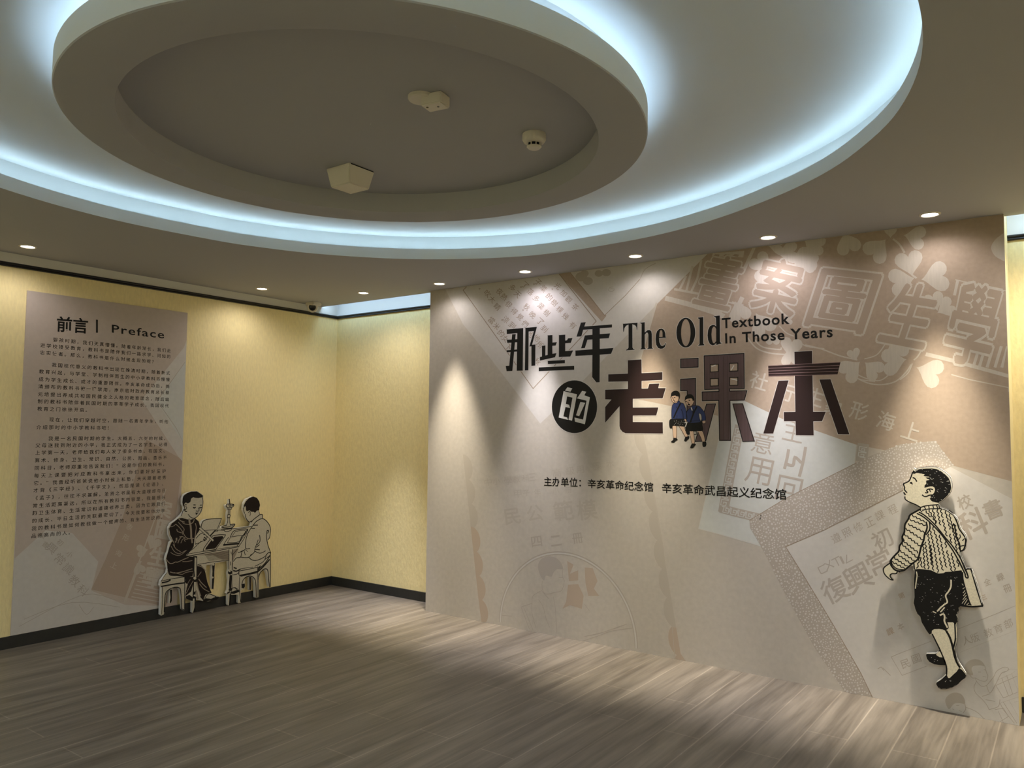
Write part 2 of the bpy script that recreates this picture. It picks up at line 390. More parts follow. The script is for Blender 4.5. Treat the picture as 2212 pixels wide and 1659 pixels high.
P1 = Crop(930, 560, 5.53); P2 = Crop(1380, 500, 5.53); P3 = Crop(1740, 470, 4.6864); P4 = Crop(1540, 780, 4.8087)
P5 = Crop(1600, 1020, 5.53); P6 = Crop(1860, 1280, 5.5313); P7 = Crop(1000, 960, 5.53); P8 = Crop(1040, 1160, 5.027); Z7 = Crop(1500, 900, 2.186); Z0 = Crop(0, 0, 1)

# page shapes of the collage
a = MA()
a.poly(Z0('1524 545 1418 658 1384 772 1366 860 1560 900 1673 905 1852 961 2000 990 2190 1040 2180 640 2168 460'), 'print_tan', 1)
a.line(Z0('1418 655 1384 772 1360 870'), 4, 'print_leaf', 2, 0)
a.poly(Z0('962 622 1000 700 1060 775 1167 915 1200 884 1418 658 1528 542 1240 580'), 'print_page', 1.5)
a.poly(Z0('1207 585 1300 695 1310 682 1232 582'), 'print_tan', 2)
a.poly(Z0('1236 582 1306 681 1416 562'), 'print_page', 2.3)
for t, wd in (('430 330 390 370 1225 1545 1980 740 1540 180', 1.6), ('1670 160 2080 670 2330 430 2500 240', 1.3)): a.line(P1(t), wd, 'print_line', 3, 0)
a.poly(Z0('1575 850 1690 905 1850 961 1846 1003 1620 1130 1660 1185 1509 1142'), 'print_page_cool', 2)
a.line(Z0('1575 850 1509 1142 1660 1182'), 1.5, 'print_page', 2.6, 0)
a.poly(Z0('1697 1181 2052 1008 2190 1078 2205 1572 1884 1507'), 'print_page', 3.5)
a.build('page_print', mural)

# handwritten page, top left: rows of pencilled characters
a = MA(.00006)
rows = [('有', 1700, 790), ('幾', 1615, 680), ('棵', 1545, 600), ('樹', 1480, 520), ('的', 1420, 450), ('葉', 1350, 350), ('子', 1285, 275), ('到', 1360, 830), ('了', 1310, 745), ('晚', 1220, 665), ('秋', 1150, 570),
        ('樹', 1390, 640), ('葉', 1320, 560), ('多', 1265, 470), ('落', 1195, 390), ('了', 1130, 310), ('們', 1130, 770), ('覺', 1070, 690), ('得', 1000, 620), ('很', 935, 540), ('熱', 880, 450), ('夜', 825, 385),
        ('天', 1040, 420), ('多', 980, 340), ('大', 735, 480), ('睛', 800, 570), ('涼', 900, 720), ('到', 975, 790), ('當', 730, 730), ('米', 790, 800), ('的', 845, 885), ('女', 895, 950), ('光', 1520, 320), ('加', 1590, 405),
        ('觀', 1650, 480), ('茶', 1730, 570), ('吹', 680, 410), ('地', 1270, 940), ('所', 1310, 1020), ('秋', 1280, 1220), ('他', 1190, 890), ('下', 930, 1050)]
for t, x, y in rows: a.char(t, P1(f'{x} {y}')[0], 13.5, 42, 'print_line', 4)
for x, y in ((1450, 350), (1230, 290), (1075, 325), (1100, 600), (850, 720), (580, 345)): a.line(P1(f'{x} {y} {x+14} {y+5} {x+5} {y+16} {x-4} {y+4}'), .8, 'print_line', 4)
# old tree sketched in the top frame
a.line(P2('200 380 120 420 60 470 20 560'), 1.4, 'print_line_soft', 4); a.line(P1('2180 330 2140 340 2130 375 2170 385 2195 360 2150 350'), 1, 'print_line_soft', 4)
for x, y, r in ((1800, 210, 70), (1880, 260, 60), (2010, 170, 50), (2100, 160, 55), (1840, 170, 50)): a.disc(P1(f'{x} {y}')[0], r/5.53, 'print_line_soft', 3.6, 14, r/7)
a.build('handwriting_print', mural)

# clover sprays
def heart(A, c, ang, size, m, lay=2):
    r0 = math.radians(ang); pts = []
    for i in range(26):
        t = 2*math.pi*i/26; x = 16*math.sin(t)**3; y = 13*math.cos(t)-5*math.cos(2*t)-2*math.cos(3*t)-math.cos(4*t)
        x, y = x/30*size, -y/30*size
        pts.append((c[0]+x*math.cos(r0)-y*math.sin(r0), c[1]+x*math.sin(r0)+y*math.cos(r0)))
    A.poly(pts, m, lay)
a = MA(.00007)
for x, y, an, sz in ((1050, 450, -12, 270), (1330, 600, 80, 290), (960, 650, -105, 270), (720, 330, -140, 260), (1120, 200, 100, 230), (860, 140, 0, 120), (430, 270, 160, 240), (90, 270, 120, 230), (40, 450, 110, 200),
                      (1300, 840, -20, 200), (1430, 910, 60, 200), (920, 1350, 150, 230), (880, 1460, -100, 260), (1270, 1570, 110, 280), (450, 1545, -130, 240), (690, 1540, 130, 210), (490, 1380, -20, 130)):
    heart(a, P3(f'{x} {y}')[0], an, sz/4.6864, 'print_leaf')
for x, y, an, sz in ((1450, 370, -40, 250), (1980, 350, 60, 300), (1800, 250, 80, 260), (1480, 600, -90, 260), (1200, 970, 160, 260), (1480, 1120, 150, 300), (1790, 1050, 90, 120), (1820, 1370, 10, 250), (1810, 1510, 170, 220), (1650, 170, 90, 200), (2120, 170, 90, 220), (1600, 1290, 180, 160)):
    heart(a, P2(f'{x} {y}')[0], an, sz/5.53, 'print_leaf')
a.poly([p for p in P3('2030 170 1960 190 1900 250 1880 310 1910 380 1970 420 2030 425')], 'print_leaf', 2, 3)
for t, wd in (('890 220 950 270 1000 350', 4), ('0 1290 160 1330 350 1400 520 1440', 3), ('600 1430 720 1390 800 1290 820 1230', 2.5), ('1180 1330 1140 1400 1100 1440', 3), ('1080 1480 1040 1570 960 1640', 2.5), ('480 1600 560 1640 700 1659', 2.5), ('1120 610 1080 580 1050 540', 4)):
    a.line(P3(t), wd, 'print_leaf', 2.4)
for t, wd in (('1450 150 1600 225 1750 245 1900 210 2010 110 2055 40', 3), ('1480 130 1620 190 1740 200 1830 140', 2.5)): a.line(P4(t), wd, 'print_leaf', 2.4)
for t, wd in (('1300 1270 1400 1390 1550 1450 1750 1470', 3), ('1380 1290 1480 1380 1680 1410 1700 1390', 3), ('1680 1130 1760 1210 1850 1250', 2.5), ('1900 1300 2000 1370 2212 1400', 2.5)): a.line(P2(t), wd, 'print_leaf', 2.4)
a.build('clover_print', mural)

# large outlined cover characters with railings
for t, c, q in (('畫', P2, '850 270 1290 350 640 850'), ('案', P2, '1490 290 2010 400 1320 900'), ('圖', P3, '175 520 765 585 -10 1085'), ('生', P3, '930 650 1400 720 730 1240'), ('學', P3, '1560 650 2070 740 1370 1420')):
    a = MA(.00022)
    TL, TR, BL = c(q)
    a.glyph(t, TL, TR, BL, 'print_leaf', 3, .055)
    a.glyph(t, TL, TR, BL, 'print_glyph', 4.5, .02)
    a.build('cover_character', mural)
a = MA(.00016)
BR = lambda c, t, wd, m='print_leaf', lay=2: a.line(c(t), wd, m, lay, 0)
BR(P2, '330 800 640 880 960 985 1000 1010', 11); BR(P2, '430 690 800 760 1240 885', 5); BR(P2, '620 730 700 560 745 350', 5, lay=2); BR(P2, '570 700 640 420', 5); BR(P2, '490 690 560 540', 5); BR(P2, '1250 470 1370 200', 8)
BR(P2, '900 250 1230 270', 14); BR(P2, '1190 880 1230 800', 10)
for x in (920, 1040, 1150): a.poly(P2(f'{x-30} 290 {x-5} 270 {x+45} 275 {x+35} 305'), 'print_glyph', 4)
for x, y in ((900, 770), (995, 795), (1085, 820)): a.poly(P2(f'{x-30} {y-20} {x+20} {y-15} {x+30} {y+25} {x-25} {y+15}'), 'print_glyph', 4)
BR(P3, '1520 630 2030 740', 8); BR(P3, '1540 640 1510 780', 6)
for x in (1650, 1750, 1850, 1950): BR(P3, f'{x} {660+(x-1650)*.22} {x-50} {830+(x-1650)*.2}', 5)
BR(P3, '1230 1385 1500 1450 2055 1600', 9); BR(P3, '1480 1590 1660 1640 2060 1720 2080 1760', 17)
for x in (1740, 1800, 1880, 1960, 2030): BR(P3, f'{x+20} 1310 {x-40} 1510', 6)
a.line(P3('1460 1090 1660 1085 1760 1120 1650 1200'), 4, 'print_leaf', 3)
# caption running down to the right, and the smaller page's brush characters
for t, x, y in (('社', 480, 205), ('行', 760, 320), ('生', 1060, 370), ('象', 1260, 470), ('形', 1520, 520), ('海', 1800, 620), ('上', 2060, 725)): a.char(t, P4(f'{x} {y}')[0], 38, 17, 'print_leaf', 4, .012)
a.build('railing_print', mural)

a = MA(.00018)
G = lambda t, wd, m='print_line_soft', lay=2: a.line(P4(t), wd, m, lay, 0)
G('275 700 240 850 190 1110 150 1330 110 1545', 22); G('100 1535 250 1575 520 1640', 19); G('1560 890 1545 1010', 24)
def key(p0, p1, n, wd):
    """meander lines along a border"""
    d = ((p1[0]-p0[0])/n, (p1[1]-p0[1])/n); L_ = math.hypot(*d); nx = (-d[1]/L_*wd, d[0]/L_*wd)
    for i in range(n):
        o_ = (p0[0]+d[0]*i, p0[1]+d[1]*i)
        pts = [(o_[0]+d[0]*s+nx[0]*t, o_[1]+d[1]*s+nx[1]*t) for s, t in ((.05, -.4), (.05, .4), (.75, .4), (.75, -.2), (.35, -.2), (.35, .12), (.55, .12))]
        a.line(pts, 1.5, 'print_page_cool', 3, 0)
        a.line([(o_[0]+d[0]*.9-nx[0]*.4, o_[1]+d[1]*.9-nx[1]*.4), (o_[0]+d[0]*.9+nx[0]*.2, o_[1]+d[1]*.9+nx[1]*.2)], 1.5, 'print_page_cool', 3, 0)
key(*P4('275 700 112 1520'), 10, 19); key(*P4('105 1537 500 1632'), 5, 16); key(*P4('1562 890 1545 1005'), 2, 20)
for t, x, y, sz in (('意', 520, 850, 46), ('用', 480, 1140, 56), ('主', 840, 730, 44), ('回', 790, 1330, 54)): a.char(t, P4(f'{x} {y}')[0], sz, 12, 'print_line_soft', 3, 0)
for t_ in ('785 925 770 1010 745 1110', '752 1062 830 1082 852 1000 912 1050', '962 900 935 1050 900 1190'): a.line(P4(t_), 6.5, 'print_line_soft', 3)
a.build('border_page_print', mural)

# lace border of flowers
a = MA(.00022)
lace = Z0('1619 1124 1700 1075 1810 1020 1880 985 1945 960 2020 952 2060 1005 1945 1062 1865 1105 1780 1145 1697 1181 1740 1250 1800 1350 1860 1455 1886 1508 1825 1495 1760 1400 1700 1290 1650 1190 1620 1140')
a.poly(lace, 'print_line_soft', 2)
def inside(p, q):
    r = False; j = len(q)-1
    for i in range(len(q)):
        if (q[i][1] > p[1]) != (q[j][1] > p[1]) and p[0] < (q[j][0]-q[i][0])*(p[1]-q[i][1])/(q[j][1]-q[i][1])+q[i][0]: r = not r
        j = i
    return r
rl = random.Random(4); got = []; cell = {}
for _ in range(26000):
    p = (rl.uniform(1615, 2062), rl.uniform(950, 1508)); r = rl.choice((1.5, 1.7, 1.9, 2.2, 2.8))
    if not inside(p, lace): continue
    kx, ky = int(p[0]/6), int(p[1]/6)
    if any((p[0]-g[0])**2+(p[1]-g[1])**2 < (r+g[2]+.55)**2 for i in (-1, 0, 1) for j in (-1, 0, 1) for g in cell.get((kx+i, ky+j), ())): continue
    cell.setdefault((kx, ky), []).append((*p, r))
    th = rl.uniform(0, 3.1); e = rl.uniform(.65, 1)
    a.poly([(p[0]+r*math.cos(t)*math.cos(th)-r*e*math.sin(t)*math.sin(th), p[1]+r*math.cos(t)*math.sin(th)+r*e*math.sin(t)*math.cos(th)) for t in [k*math.pi/3 for k in range(6)]], 'print_page', 3)
a.line(Z0('1884 1507 1860 1455 1800 1350 1740 1250 1697 1181 1780 1145 1945 1062 2000 1034'), 1.5, 'print_line', 4, 0); a.line(Z0('1619 1124 1700 1075 1810 1020 1850 1000'), 1.3, 'print_line', 4, 0)
a.build('lace_border_print', mural)

# lower right textbook cover: characters, name box, children with building blocks
a = MA(.00022)
for t, x, y in (('遵', 1140, 785), ('照', 1270, 720), ('修', 1400, 655), ('正', 1540, 595), ('課', 1660, 515), ('程', 1815, 445)): a.char(t, P5(f'{x} {y}')[0], 20, -27, 'print_line_soft', 2)
for t, x, y, sz in (('復', 1120, 1400, 54), ('興', 1400, 1260, 58), ('常', 1660, 1070, 52), ('初', 1690, 800, 42), ('ㄈ', 980, 1160, 17), ('ㄨ', 1050, 1110, 19), ('ㄒ', 1150, 1070, 19), ('ㄧ', 1210, 1050, 17), ('ㄥ', 1280, 1030, 17)):
    a.char(t, P5(f'{x} {y}')[0], sz, -27, 'print_mauve', 2, .012, .28 if t == 'ㄧ' else 1)
Z4 = Crop(1860, 960, 2.861)
for t, x, y, sz, m_ in (('科', 690, 490, 60, 'print_line_soft'), ('書', 815, 400, 40, 'print_line_soft'), ('校', 640, 355, 30, 'print_line_soft'), ('全', 780, 850, 15, 'print_line_soft'), ('録', 860, 820, 16, 'print_line_soft'), ('冊', 905, 890, 17, 'print_line_soft'), ('第', 250, 935, 13, 'print_reddish'), ('課', 180, 1155, 15, 'print_reddish'), ('本', 245, 1125, 14, 'print_line_soft'), ('三', 760, 945, 10, 'print_reddish')):
    a.char(t, Z4(f'{x} {y}')[0], sz, -22, m_, 2, .02)
LN = lambda t, wd=1.1, m='print_line_soft', sm=0, c=P6: a.line(c(t), wd, m, 2, sm)
for t in ('440 735 840 580', '360 770 490 990 780 880', '360 770 440 735', '1150 440 1500 300 1860 160', '1180 715 1860 450'): LN(t)
for t, x, y in (('民', 530, 850), ('國', 660, 790), ('人', 1260, 570), ('版', 1360, 540), ('教', 1520, 480), ('育', 1640, 430), ('部', 1760, 370)): a.char(t, P6(f'{x} {y}')[0], 19, -20, 'print_line_soft', 2)
LN('200 910 240 890 270 930', 1.5); LN('260 900 300 940 350 990', 1.5)
# child in profile holding a tower of blocks
a.poly(P6('1245 900 1250 850 1300 810 1370 795 1440 820 1480 880 1420 870 1340 880 1320 920 1340 980 1300 985 1260 960'), 'print_faint', 2, 3)
for t in ('1480 880 1500 960 1515 990 1500 1050 1460 1060 1400 1040 1370 1020', '1300 985 1330 1020 1370 1020', '1370 1020 1380 1060 1440 1120 1500 1110', '1380 1060 1350 1130 1370 1200 1450 1280 1500 1340 1530 1400', '1500 1110 1540 1200 1600 1110 1640 1030',
          '1590 1000 1620 940 1700 895 1760 905 1740 940 1680 960 1640 1030', '1530 1400 1560 1390 1640 1360 1660 1280', '1500 1110 1560 1040 1590 1000', '1400 950 1430 950', '1470 920 1490 930', '1455 1000 1490 1010', '1450 1240 1540 1210', '1490 1280 1600 1300'): LN(t, 1.2, sm=4)
for t in ('1610 1110 1860 1000', '1640 1040 1800 970 1870 920 1780 915 1700 960', '1610 1110 1700 1260 1890 1190', '1680 1020 1760 1230', '1740 990 1810 1210', '1800 970 1880 1180', '1660 1320 1890 1250', '1660 1320 1700 1400 1830 1560', '1700 1310 1860 1560', '1770 1290 1890 1500', '1560 1400 1640 1560', '1600 1400 1700 1380 1760 1480 1660 1560', '1640 1420 1700 1550', '1830 1310 1890 1300'): LN(t)
a.poly(P6('1005 1290 1040 1230 1110 1195 1190 1210 1235 1270 1240 1330 1180 1320 1110 1330 1060 1390 1030 1370'), 'print_faint', 2, 3)
for t in ('1060 1390 1090 1430 1150 1450 1210 1450', '1250 1370 1330 1400 1400 1440 1480 1520', '1240 1330 1250 1390 1220 1440', '1140 1350 1170 1350', '1170 1410 1200 1420', '1090 1390 1110 1400'): LN(t, 1.3, sm=4)
a.build('children_blocks_print', mural)

# lower left textbook cover: scalloped edges, ring with a reading child
a = MA(.00008)
for x0, y0, dx, dy, n, side in ((1003, 1010, 5.6, 52, 8, 1), (1392, 950, 10.5, 62, 9, -1)):
    for i in range(n):
        c = (x0+dx*i, y0+dy*i); r = dy*.55
        pts = [(c[0]+side*r*.62*math.cos(t)+dx*(r*math.sin(t))/dy, c[1]+r*math.sin(t)) for t in [math.pi*(-.5+k/12) for k in range(13)]]
        a.poly(pts, 'print_reddish' if i > 2 and side > 0 or i > 6 else 'print_faint', 1.2)
for t in ('1600 80 1660 480 1720 1000 1795 1659',): pass
a.line(Z0('1394 960 1412 1060 1432 1180 1450 1330 1458 1425'), 1.5, 'print_faint', 1.6, 0)
for t, x, y, sz in (('民', 590, 860, 34), ('公', 860, 820, 34), ('範', 1200, 790, 42), ('模', 1480, 780, 42), ('四', 880, 1160, 22), ('二', 1110, 1150, 22), ('冊', 1370, 1120, 22)): a.char(t, P7(f'{x} {y}')[0], sz, -8, 'print_faint' if sz > 30 else 'print_line_soft', 2, .02)
for t, x, y, sz in (('中', 300, 450, 16), ('小', 400, 440, 16), ('學', 540, 430, 18), ('教', 640, 415, 16), ('科', 750, 400, 16), ('三', 830, 390, 16), ('高', 1120, 340, 18), ('級', 1280, 315, 18), ('用', 1400, 300, 16), ('課', 1600, 260, 18), ('本', 1760, 235, 16), ('甲', 655, 590, 16), ('子', 760, 580, 14), ('年', 890, 570, 14), ('小', 1110, 560, 14), ('册', 1260, 545, 14)): a.char(t, P7(f'{x} {y}')[0], sz, -8, 'print_faint', 2)
def circle3(p, q, r):
    ax, ay, bx, by, cx, cy = *p, *q, *r; d = 2*(ax*(by-cy)+bx*(cy-ay)+cx*(ay-by))
    ux = ((ax*ax+ay*ay)*(by-cy)+(bx*bx+by*by)*(cy-ay)+(cx*cx+cy*cy)*(ay-by))/d; uy = ((ax*ax+ay*ay)*(cx-bx)+(bx*bx+by*by)*(ax-cx)+(cx*cx+cy*cy)*(bx-ax))/d
    return (ux, uy), math.hypot(ax-ux, ay-uy)
cc, rr = circle3(*[a.uv(p) for p in P8('195 880 840 160 1690 1100')])
for k, wd, m_ in ((1, .006, 'print_line_soft'), (.965, .004, 'print_line_soft'), (.982, .008, 'print_page')):
    q = [(cc[0]+rr*k*math.cos(t), cc[1]+rr*k*math.sin(t)) for t in [2*math.pi*i/120 for i in range(121)]]
    seg = []
    for p in q+[(0, -9)]:
        if p[1] > .012: seg.append(p)
        else:
            a.line_uv(seg, wd, m_, 1.8); seg = []
a.poly(P8('612 320 640 250 700 215 780 215 850 260 885 345 820 350 780 390 760 430 700 420 680 470 640 420'), 'print_mauve', 1.8, 3)
for t in ('885 345 880 430 900 480 870 580 800 600 700 620 660 560 660 480', '650 580 730 670', '640 590 560 640 550 720 550 830 590 980', '620 680 670 760 700 880 740 980', '780 650 800 760 820 1050', '430 760 550 720', '430 760 520 1000', '460 770 560 1010', '220 850 330 860', '1100 1130 1250 1080 1420 1020 1640 990', '1120 1080 1300 1040 1580 945', '1120 730 1170 800', '840 440 880 440'):
    a.line(P8(t), 1.1, 'print_line_soft', 2)
a.poly(P8('940 520 1050 510 1110 640 1090 780 960 740 880 780 920 700'), 'print_reddish', 1.8); a.poly(P8('930 260 1000 300 960 400 1050 360 1050 470 950 480'), 'print_reddish', 1.8); a.poly(P8('1120 330 1210 340 1260 480 1220 560 1280 640 1160 640 1130 500'), 'print_reddish', 1.8)
a.build('reading_child_print', mural)

# ------------------------------------------------------------------ exhibition title, one part per character
C1 = Crop(1080, 690, 8.5077); C2 = Crop(1180, 770, 7.9); C3 = Crop(1440, 740, 10.0545); C4 = Crop(1430, 830, 11.06); C5 = Crop(1630, 740, 7.9); C6 = Crop(1330, 660, 8.848); C7 = Crop(1550, 660, 8.1926); C8 = Crop(1160, 1010, 3.95)
TO = .00046
def TA(): return Art('y', -TO, CLIP)
def halo(a, pts, wd=2.2):
    a.line(pts, wd, 'print_page', .2, 0, closed=True)
def title(name, crop, polys, m, label=None):
    a = TA()
    for t in polys: halo(a, crop(t)); a.poly(crop(t), m, 1)
    o = a.build(name, mural)
    if label: o['label'] = label
    return o
title('title_character', C1, ['125 185 428 158 418 942 308 944 318 252 125 268', '224 275 290 270 228 948 122 952 105 855 170 850', '125 375 330 360 330 420 135 432', '118 568 330 550 330 590 125 605',
    '468 155 680 137 590 465 652 460 648 848 578 852 578 495 540 498 622 215 528 222 522 936 458 938'], 'ink_black')
title('title_character', C1, ['878 292 965 286 965 425 1047 418 1022 482 963 485 963 632 1040 618 1012 695 733 758 733 690 772 682 772 485 836 478 834 662 876 652', '1083 288 1200 280 1200 388 1232 384 1250 348 1333 342 1302 430 1200 438 1200 582 1345 570 1292 682 1082 692',
    '878 762 1193 745 1193 805 880 820', '713 882 1365 852 1365 925 713 952'], 'ink_black')
title('title_character', C1, ['1488 58 1578 50 1550 130 2060 92 2058 148 1835 162 1835 270 2025 256 2000 345 1835 355 1835 542 2086 524 2042 634 1835 648 1832 1155 1772 1157 1694 1060 1698 655 1388 672 1386 572 1698 548 1698 368 1608 374 1560 526 1490 532 1560 294 1698 282 1698 180 1530 190 1496 312 1406 318'], 'ink_black')
title('title_character', C2, ['1392 65 1625 50 1628 285 1982 268 1982 400 1628 418 1628 548 1735 546 1758 468 1930 462 1912 540 2038 540 1986 715 1477 722 1477 872 1915 870 1877 1008 1477 1010 1477 1118 1988 1122 1990 1315 1350 1310 1300 1285 1262 1240 1250 1190 1250 850 1005 1132 1005 862 1112 735 1005 732 1005 568 1392 555 1392 425 1058 432 1058 305 1392 292'], 'ink_brown')
a = TA(); cen = C2('482 858')[0]
ring = [(cen[0]+48.9*math.cos(t), cen[1]+57*math.sin(t)) for t in [2*math.pi*i/64 for i in range(64)]]
halo(a, ring); a.poly(ring, 'ink_black', 1)
o = a.build('title_disc', mural); o['label'] = 'black disc with a slanted white character'
a = Art('y', -TO-.00008, CLIP)
for t in ('362 525 445 545 412 602 320 582', '612 588 682 602 650 662 745 698 660 1157 490 1112 482 1042 628 1078 688 755 525 715', '582 778 665 792 562 1018 508 1005'): a.poly(C2(t), 'ink_white', 1)
a.poly(C2('296 592 524 645 440 1096 380 1080 448 702 356 682 335 810 390 825 405 880 328 862 292 1022 355 1040 372 1082 212 1042'), 'ink_white', 1)
a.build('disc_character', o)
# the character drawn as a wooden door and window frame, with black outlines
a = TA()
for t in ('303 358 685 340 685 532 303 550', '303 795 630 778 632 1420 600 1480 440 1500 445 1045 303 1048', '866 1335 1065 1330 850 2140 620 2150', '1438 1332 1650 1328 1905 2140 1655 2150'):
    q = C3(t); halo(a, q, 3.2); a.poly(q, 'ink_door', 1); a.line(q, 1.9, 'ink_black', 1.6, 0, closed=True)
q = C3('815 288 1680 235 1688 1000 1370 1005 1370 1055 1745 1045 1688 1250 1375 1258 1390 2125 1150 2125 1130 1258 775 1265 770 1072 1135 1062 1135 1010 825 1022')
holes = [C3('950 478 1120 470 1122 630 950 640'), C3('1365 452 1545 445 1545 615 1365 622'), C3('950 785 1122 778 1122 938 950 945'), C3('1370 760 1545 755 1545 925 1370 930')]
halo(a, q, 3.2); a.poly(q, 'ink_door', 1, holes=holes); a.line(q, 1.9, 'ink_black', 1.6, 0, closed=True)
for h in holes: a.line(h, 1.8, 'ink_black', 1.6, 0, closed=True)
for x in (1130, 1230, 1330): a.line(C3(f'{x} 300 {x+10} 2100'), .5, 'ink_brown', 1.4, 0)
a.line(C3('980 520 1060 490'), 2, 'ink_white', 1.3); a.line(C3('1400 600 1460 500'), 2, 'ink_white', 1.3); a.line(C3('1410 790 1540 820'), 2, 'ink_white', 1.3); a.line(C4('760 1120 820 1120 820 1200 760 1200'), 1.5, 'ink_black', 1.6, 0)
o = a.build('title_character', mural); o['label'] = 'mauve brown title character drawn like a door with four window panes'
a = TA()
for t in ('680 158 982 142 1000 1182 1215 1182 1152 1342 1002 1345 1008 1582 705 1580 698 1342 502 1342 498 1186 696 1184', '408 650 582 645 318 1552 150 1552', '1105 630 1296 624 1618 1568 1425 1566'): halo(a, C5(t)); a.poly(C5(t), 'ink_brown', 1)
a.poly(C5('232 402 1466 338 1415 545 238 580'), 'ink_brown', 1.5)
for t in ('232 394 1466 336', '236 440 1455 388', '238 488 1440 438', '240 532 1425 490', '240 575 1412 543'): a.line(C5(t), .9, 'ink_pink', 2, 0)
o = a.build('title_character', mural); o['label'] = 'dark brown title character with a ruled crossbar'
# English title
a = TA()
for t in ('140 350 418 328 412 480 404 478 395 410 370 375 318 358 320 800 335 830 362 838 362 846 195 858 195 848 232 828 245 800 245 365 200 385 168 430 155 500 145 502',
          '465 328 556 318 556 515 610 470 650 468 680 490 690 545 692 790 700 812 715 818 715 824 602 832 602 824 622 808 624 560 612 520 585 520 556 560 556 800 568 822 580 828 580 834 470 840 470 830 492 815 495 350 470 340',
          '1575 232 1674 218 1676 730 1700 752 1698 760 1578 770 1578 758 1602 740 1602 260 1575 245'):
    halo(a, C6(t)); a.poly(C6(t), 'ink_black', 1)
e = C6('955 615 830 620 835 700 865 765 895 772 930 755 950 715 960 720 940 790 905 820 860 828 810 810 775 750 762 650 768 560 790 490 830 450 880 442 925 465 948 530'); eh = C6('832 600 895 598 895 520 885 480 865 468 845 490 835 540')
halo(a, e); a.poly(e, 'ink_black', 1, holes=[eh])
cO = C6('1340 518')[0]; O1 = [(cO[0]+20.4*math.cos(t), cO[1]+32.2*math.sin(t)) for t in [2*math.pi*i/40 for i in range(40)]]; O2 = [(cO[0]+10.2*math.cos(t), cO[1]+29*math.sin(t)) for t in [2*math.pi*i/40 for i in range(40)]]
halo(a, O1); a.poly(O1, 'ink_black', 1, holes=[O2])
d = C6('1878 205 1990 190 1994 695 2008 710 2026 712 2020 728 1960 742 1925 756 1922 715 1890 750 1850 762 1800 735 1765 660 1755 570 1765 470 1800 395 1850 368 1890 372 1920 400 1915 240 1900 218 1878 215'); dh = C6('1920 450 1895 405 1865 405 1840 450 1830 550 1838 650 1860 715 1885 722 1920 680')
halo(a, d); a.poly(d, 'ink_black', 1, holes=[dh])
a.build('english_title', mural)
def text_line(a, t, p0, p1, up0, m, lay=1, bold=0, space=1, hk=None):
    """text from left baseline p0 to right baseline p1; up0 = frame point of the ink top above p0"""
    a.glyph_line = None
    v, f = raw_text(t, bold, space); x0 = min(q[0] for q in v); x1 = max(q[0] for q in v); ytop = hk or max(q[1] for q in v)
    A, B, C_ = a.uv(p0), a.uv(p1), a.uv(up0)
    ex = ((B[0]-A[0])/(x1-x0), (B[1]-A[1])/(x1-x0)); ey = ((C_[0]-A[0])/ytop, (C_[1]-A[1])/ytop)
    a.add([(A[0]+ex[0]*(q[0]-x0)+ey[0]*q[1], A[1]+ex[1]*(q[0]-x0)+ey[1]*q[1]) for q in v], f, m, lay)
a = TA()
text_line(a, 'Textbook', *C7('80 400 1278 318 75 225'), 'ink_black', 1, .022, 1.12, .70)
text_line(a, 'In Those Years', *C7('138 668 2040 552 133 492'), 'ink_black', 1, .022, 1.12, .70)
a.build('english_subtitle', mural)
for t, q in (('主办单位：', '60 150 375 160 60 80'), ('辛亥革命纪念馆', '432 166 992 200 432 96'), ('辛亥革命武昌起义纪念馆', '1066 207 2128 268 1066 130')):
    a = TA(); text_line(a, t, *C8(q), 'ink_black', 1, .014); a.build('organiser_line', mural)

# two small schoolchildren walking in front of the title
def kid(label, shapes, lines):
    a = Art('y', -TO-.00014, CLIP)
    for m_, t, lay in shapes:
        q = C4(t); a.poly(q, m_, lay, 3)
        if m_ != 'ink_white' and lay < 3: a.line(spline(q, 3, True), .9, 'ink_black', lay+.5, 0, closed=True)
    for m_, wd, t in lines: a.line(C4(t), wd, m_, 4)
    o = a.build('schoolchild_print', mural); o['label'] = label
kid('printed schoolchild in a dotted skirt-like garment', [
    ('ink_skin', '250 990 340 1000 350 1120 345 1280 275 1290 255 1100', 1), ('ink_skin', '405 990 520 1010 560 1110 620 1240 560 1260 480 1120', 1),
    ('ink_black', '180 870 240 830 260 900 240 1040 185 1030', 1), ('ink_black', '245 840 540 830 590 870 560 1000 440 1000 330 985 240 980', 2),
    ('ink_blue', '280 460 400 395 440 440 510 460 560 570 590 700 600 820 570 840 420 835 270 835 230 800 235 560', 2), ('ink_skin', '530 840 570 830 590 880 560 900', 2.6),
    ('ink_skin', '215 290 400 260 405 330 370 430 310 450 250 420 230 370', 2), ('ink_black', '212 270 230 200 290 160 360 158 415 200 432 270 420 340 400 380 395 300 350 290 300 265 240 290 215 310', 3),
    ('ink_black', '275 1285 350 1290 372 1330 320 1360 290 1395 225 1390 225 1360 265 1330', 3), ('ink_black', '560 1260 620 1245 650 1240 650 1290 610 1330 570 1365 530 1350 540 1310', 3)],
    [('ink_black', 3.2, '440 460 360 620 280 800'), ('ink_black', 1.2, '460 600 500 700 510 830'), ('ink_black', 1.4, '235 320 260 330'), ('ink_black', 1.4, '285 315 315 320'), ('ink_black', 1.6, '280 390 310 410'), ('ink_black', 1, '265 340 280 375'), ('ink_black', 1.2, '340 540 350 560'), ('ink_black', 1, '360 740 360 830')]
    + [('ink_white', .7, f'{x} {y} {x+8} {y+4}') for x, y in ((290, 880), (340, 860), (400, 900), (460, 880), (500, 910), (320, 930), (380, 940), (440, 950), (490, 960), (290, 960), (520, 870), (410, 970), (350, 900), (450, 920))])
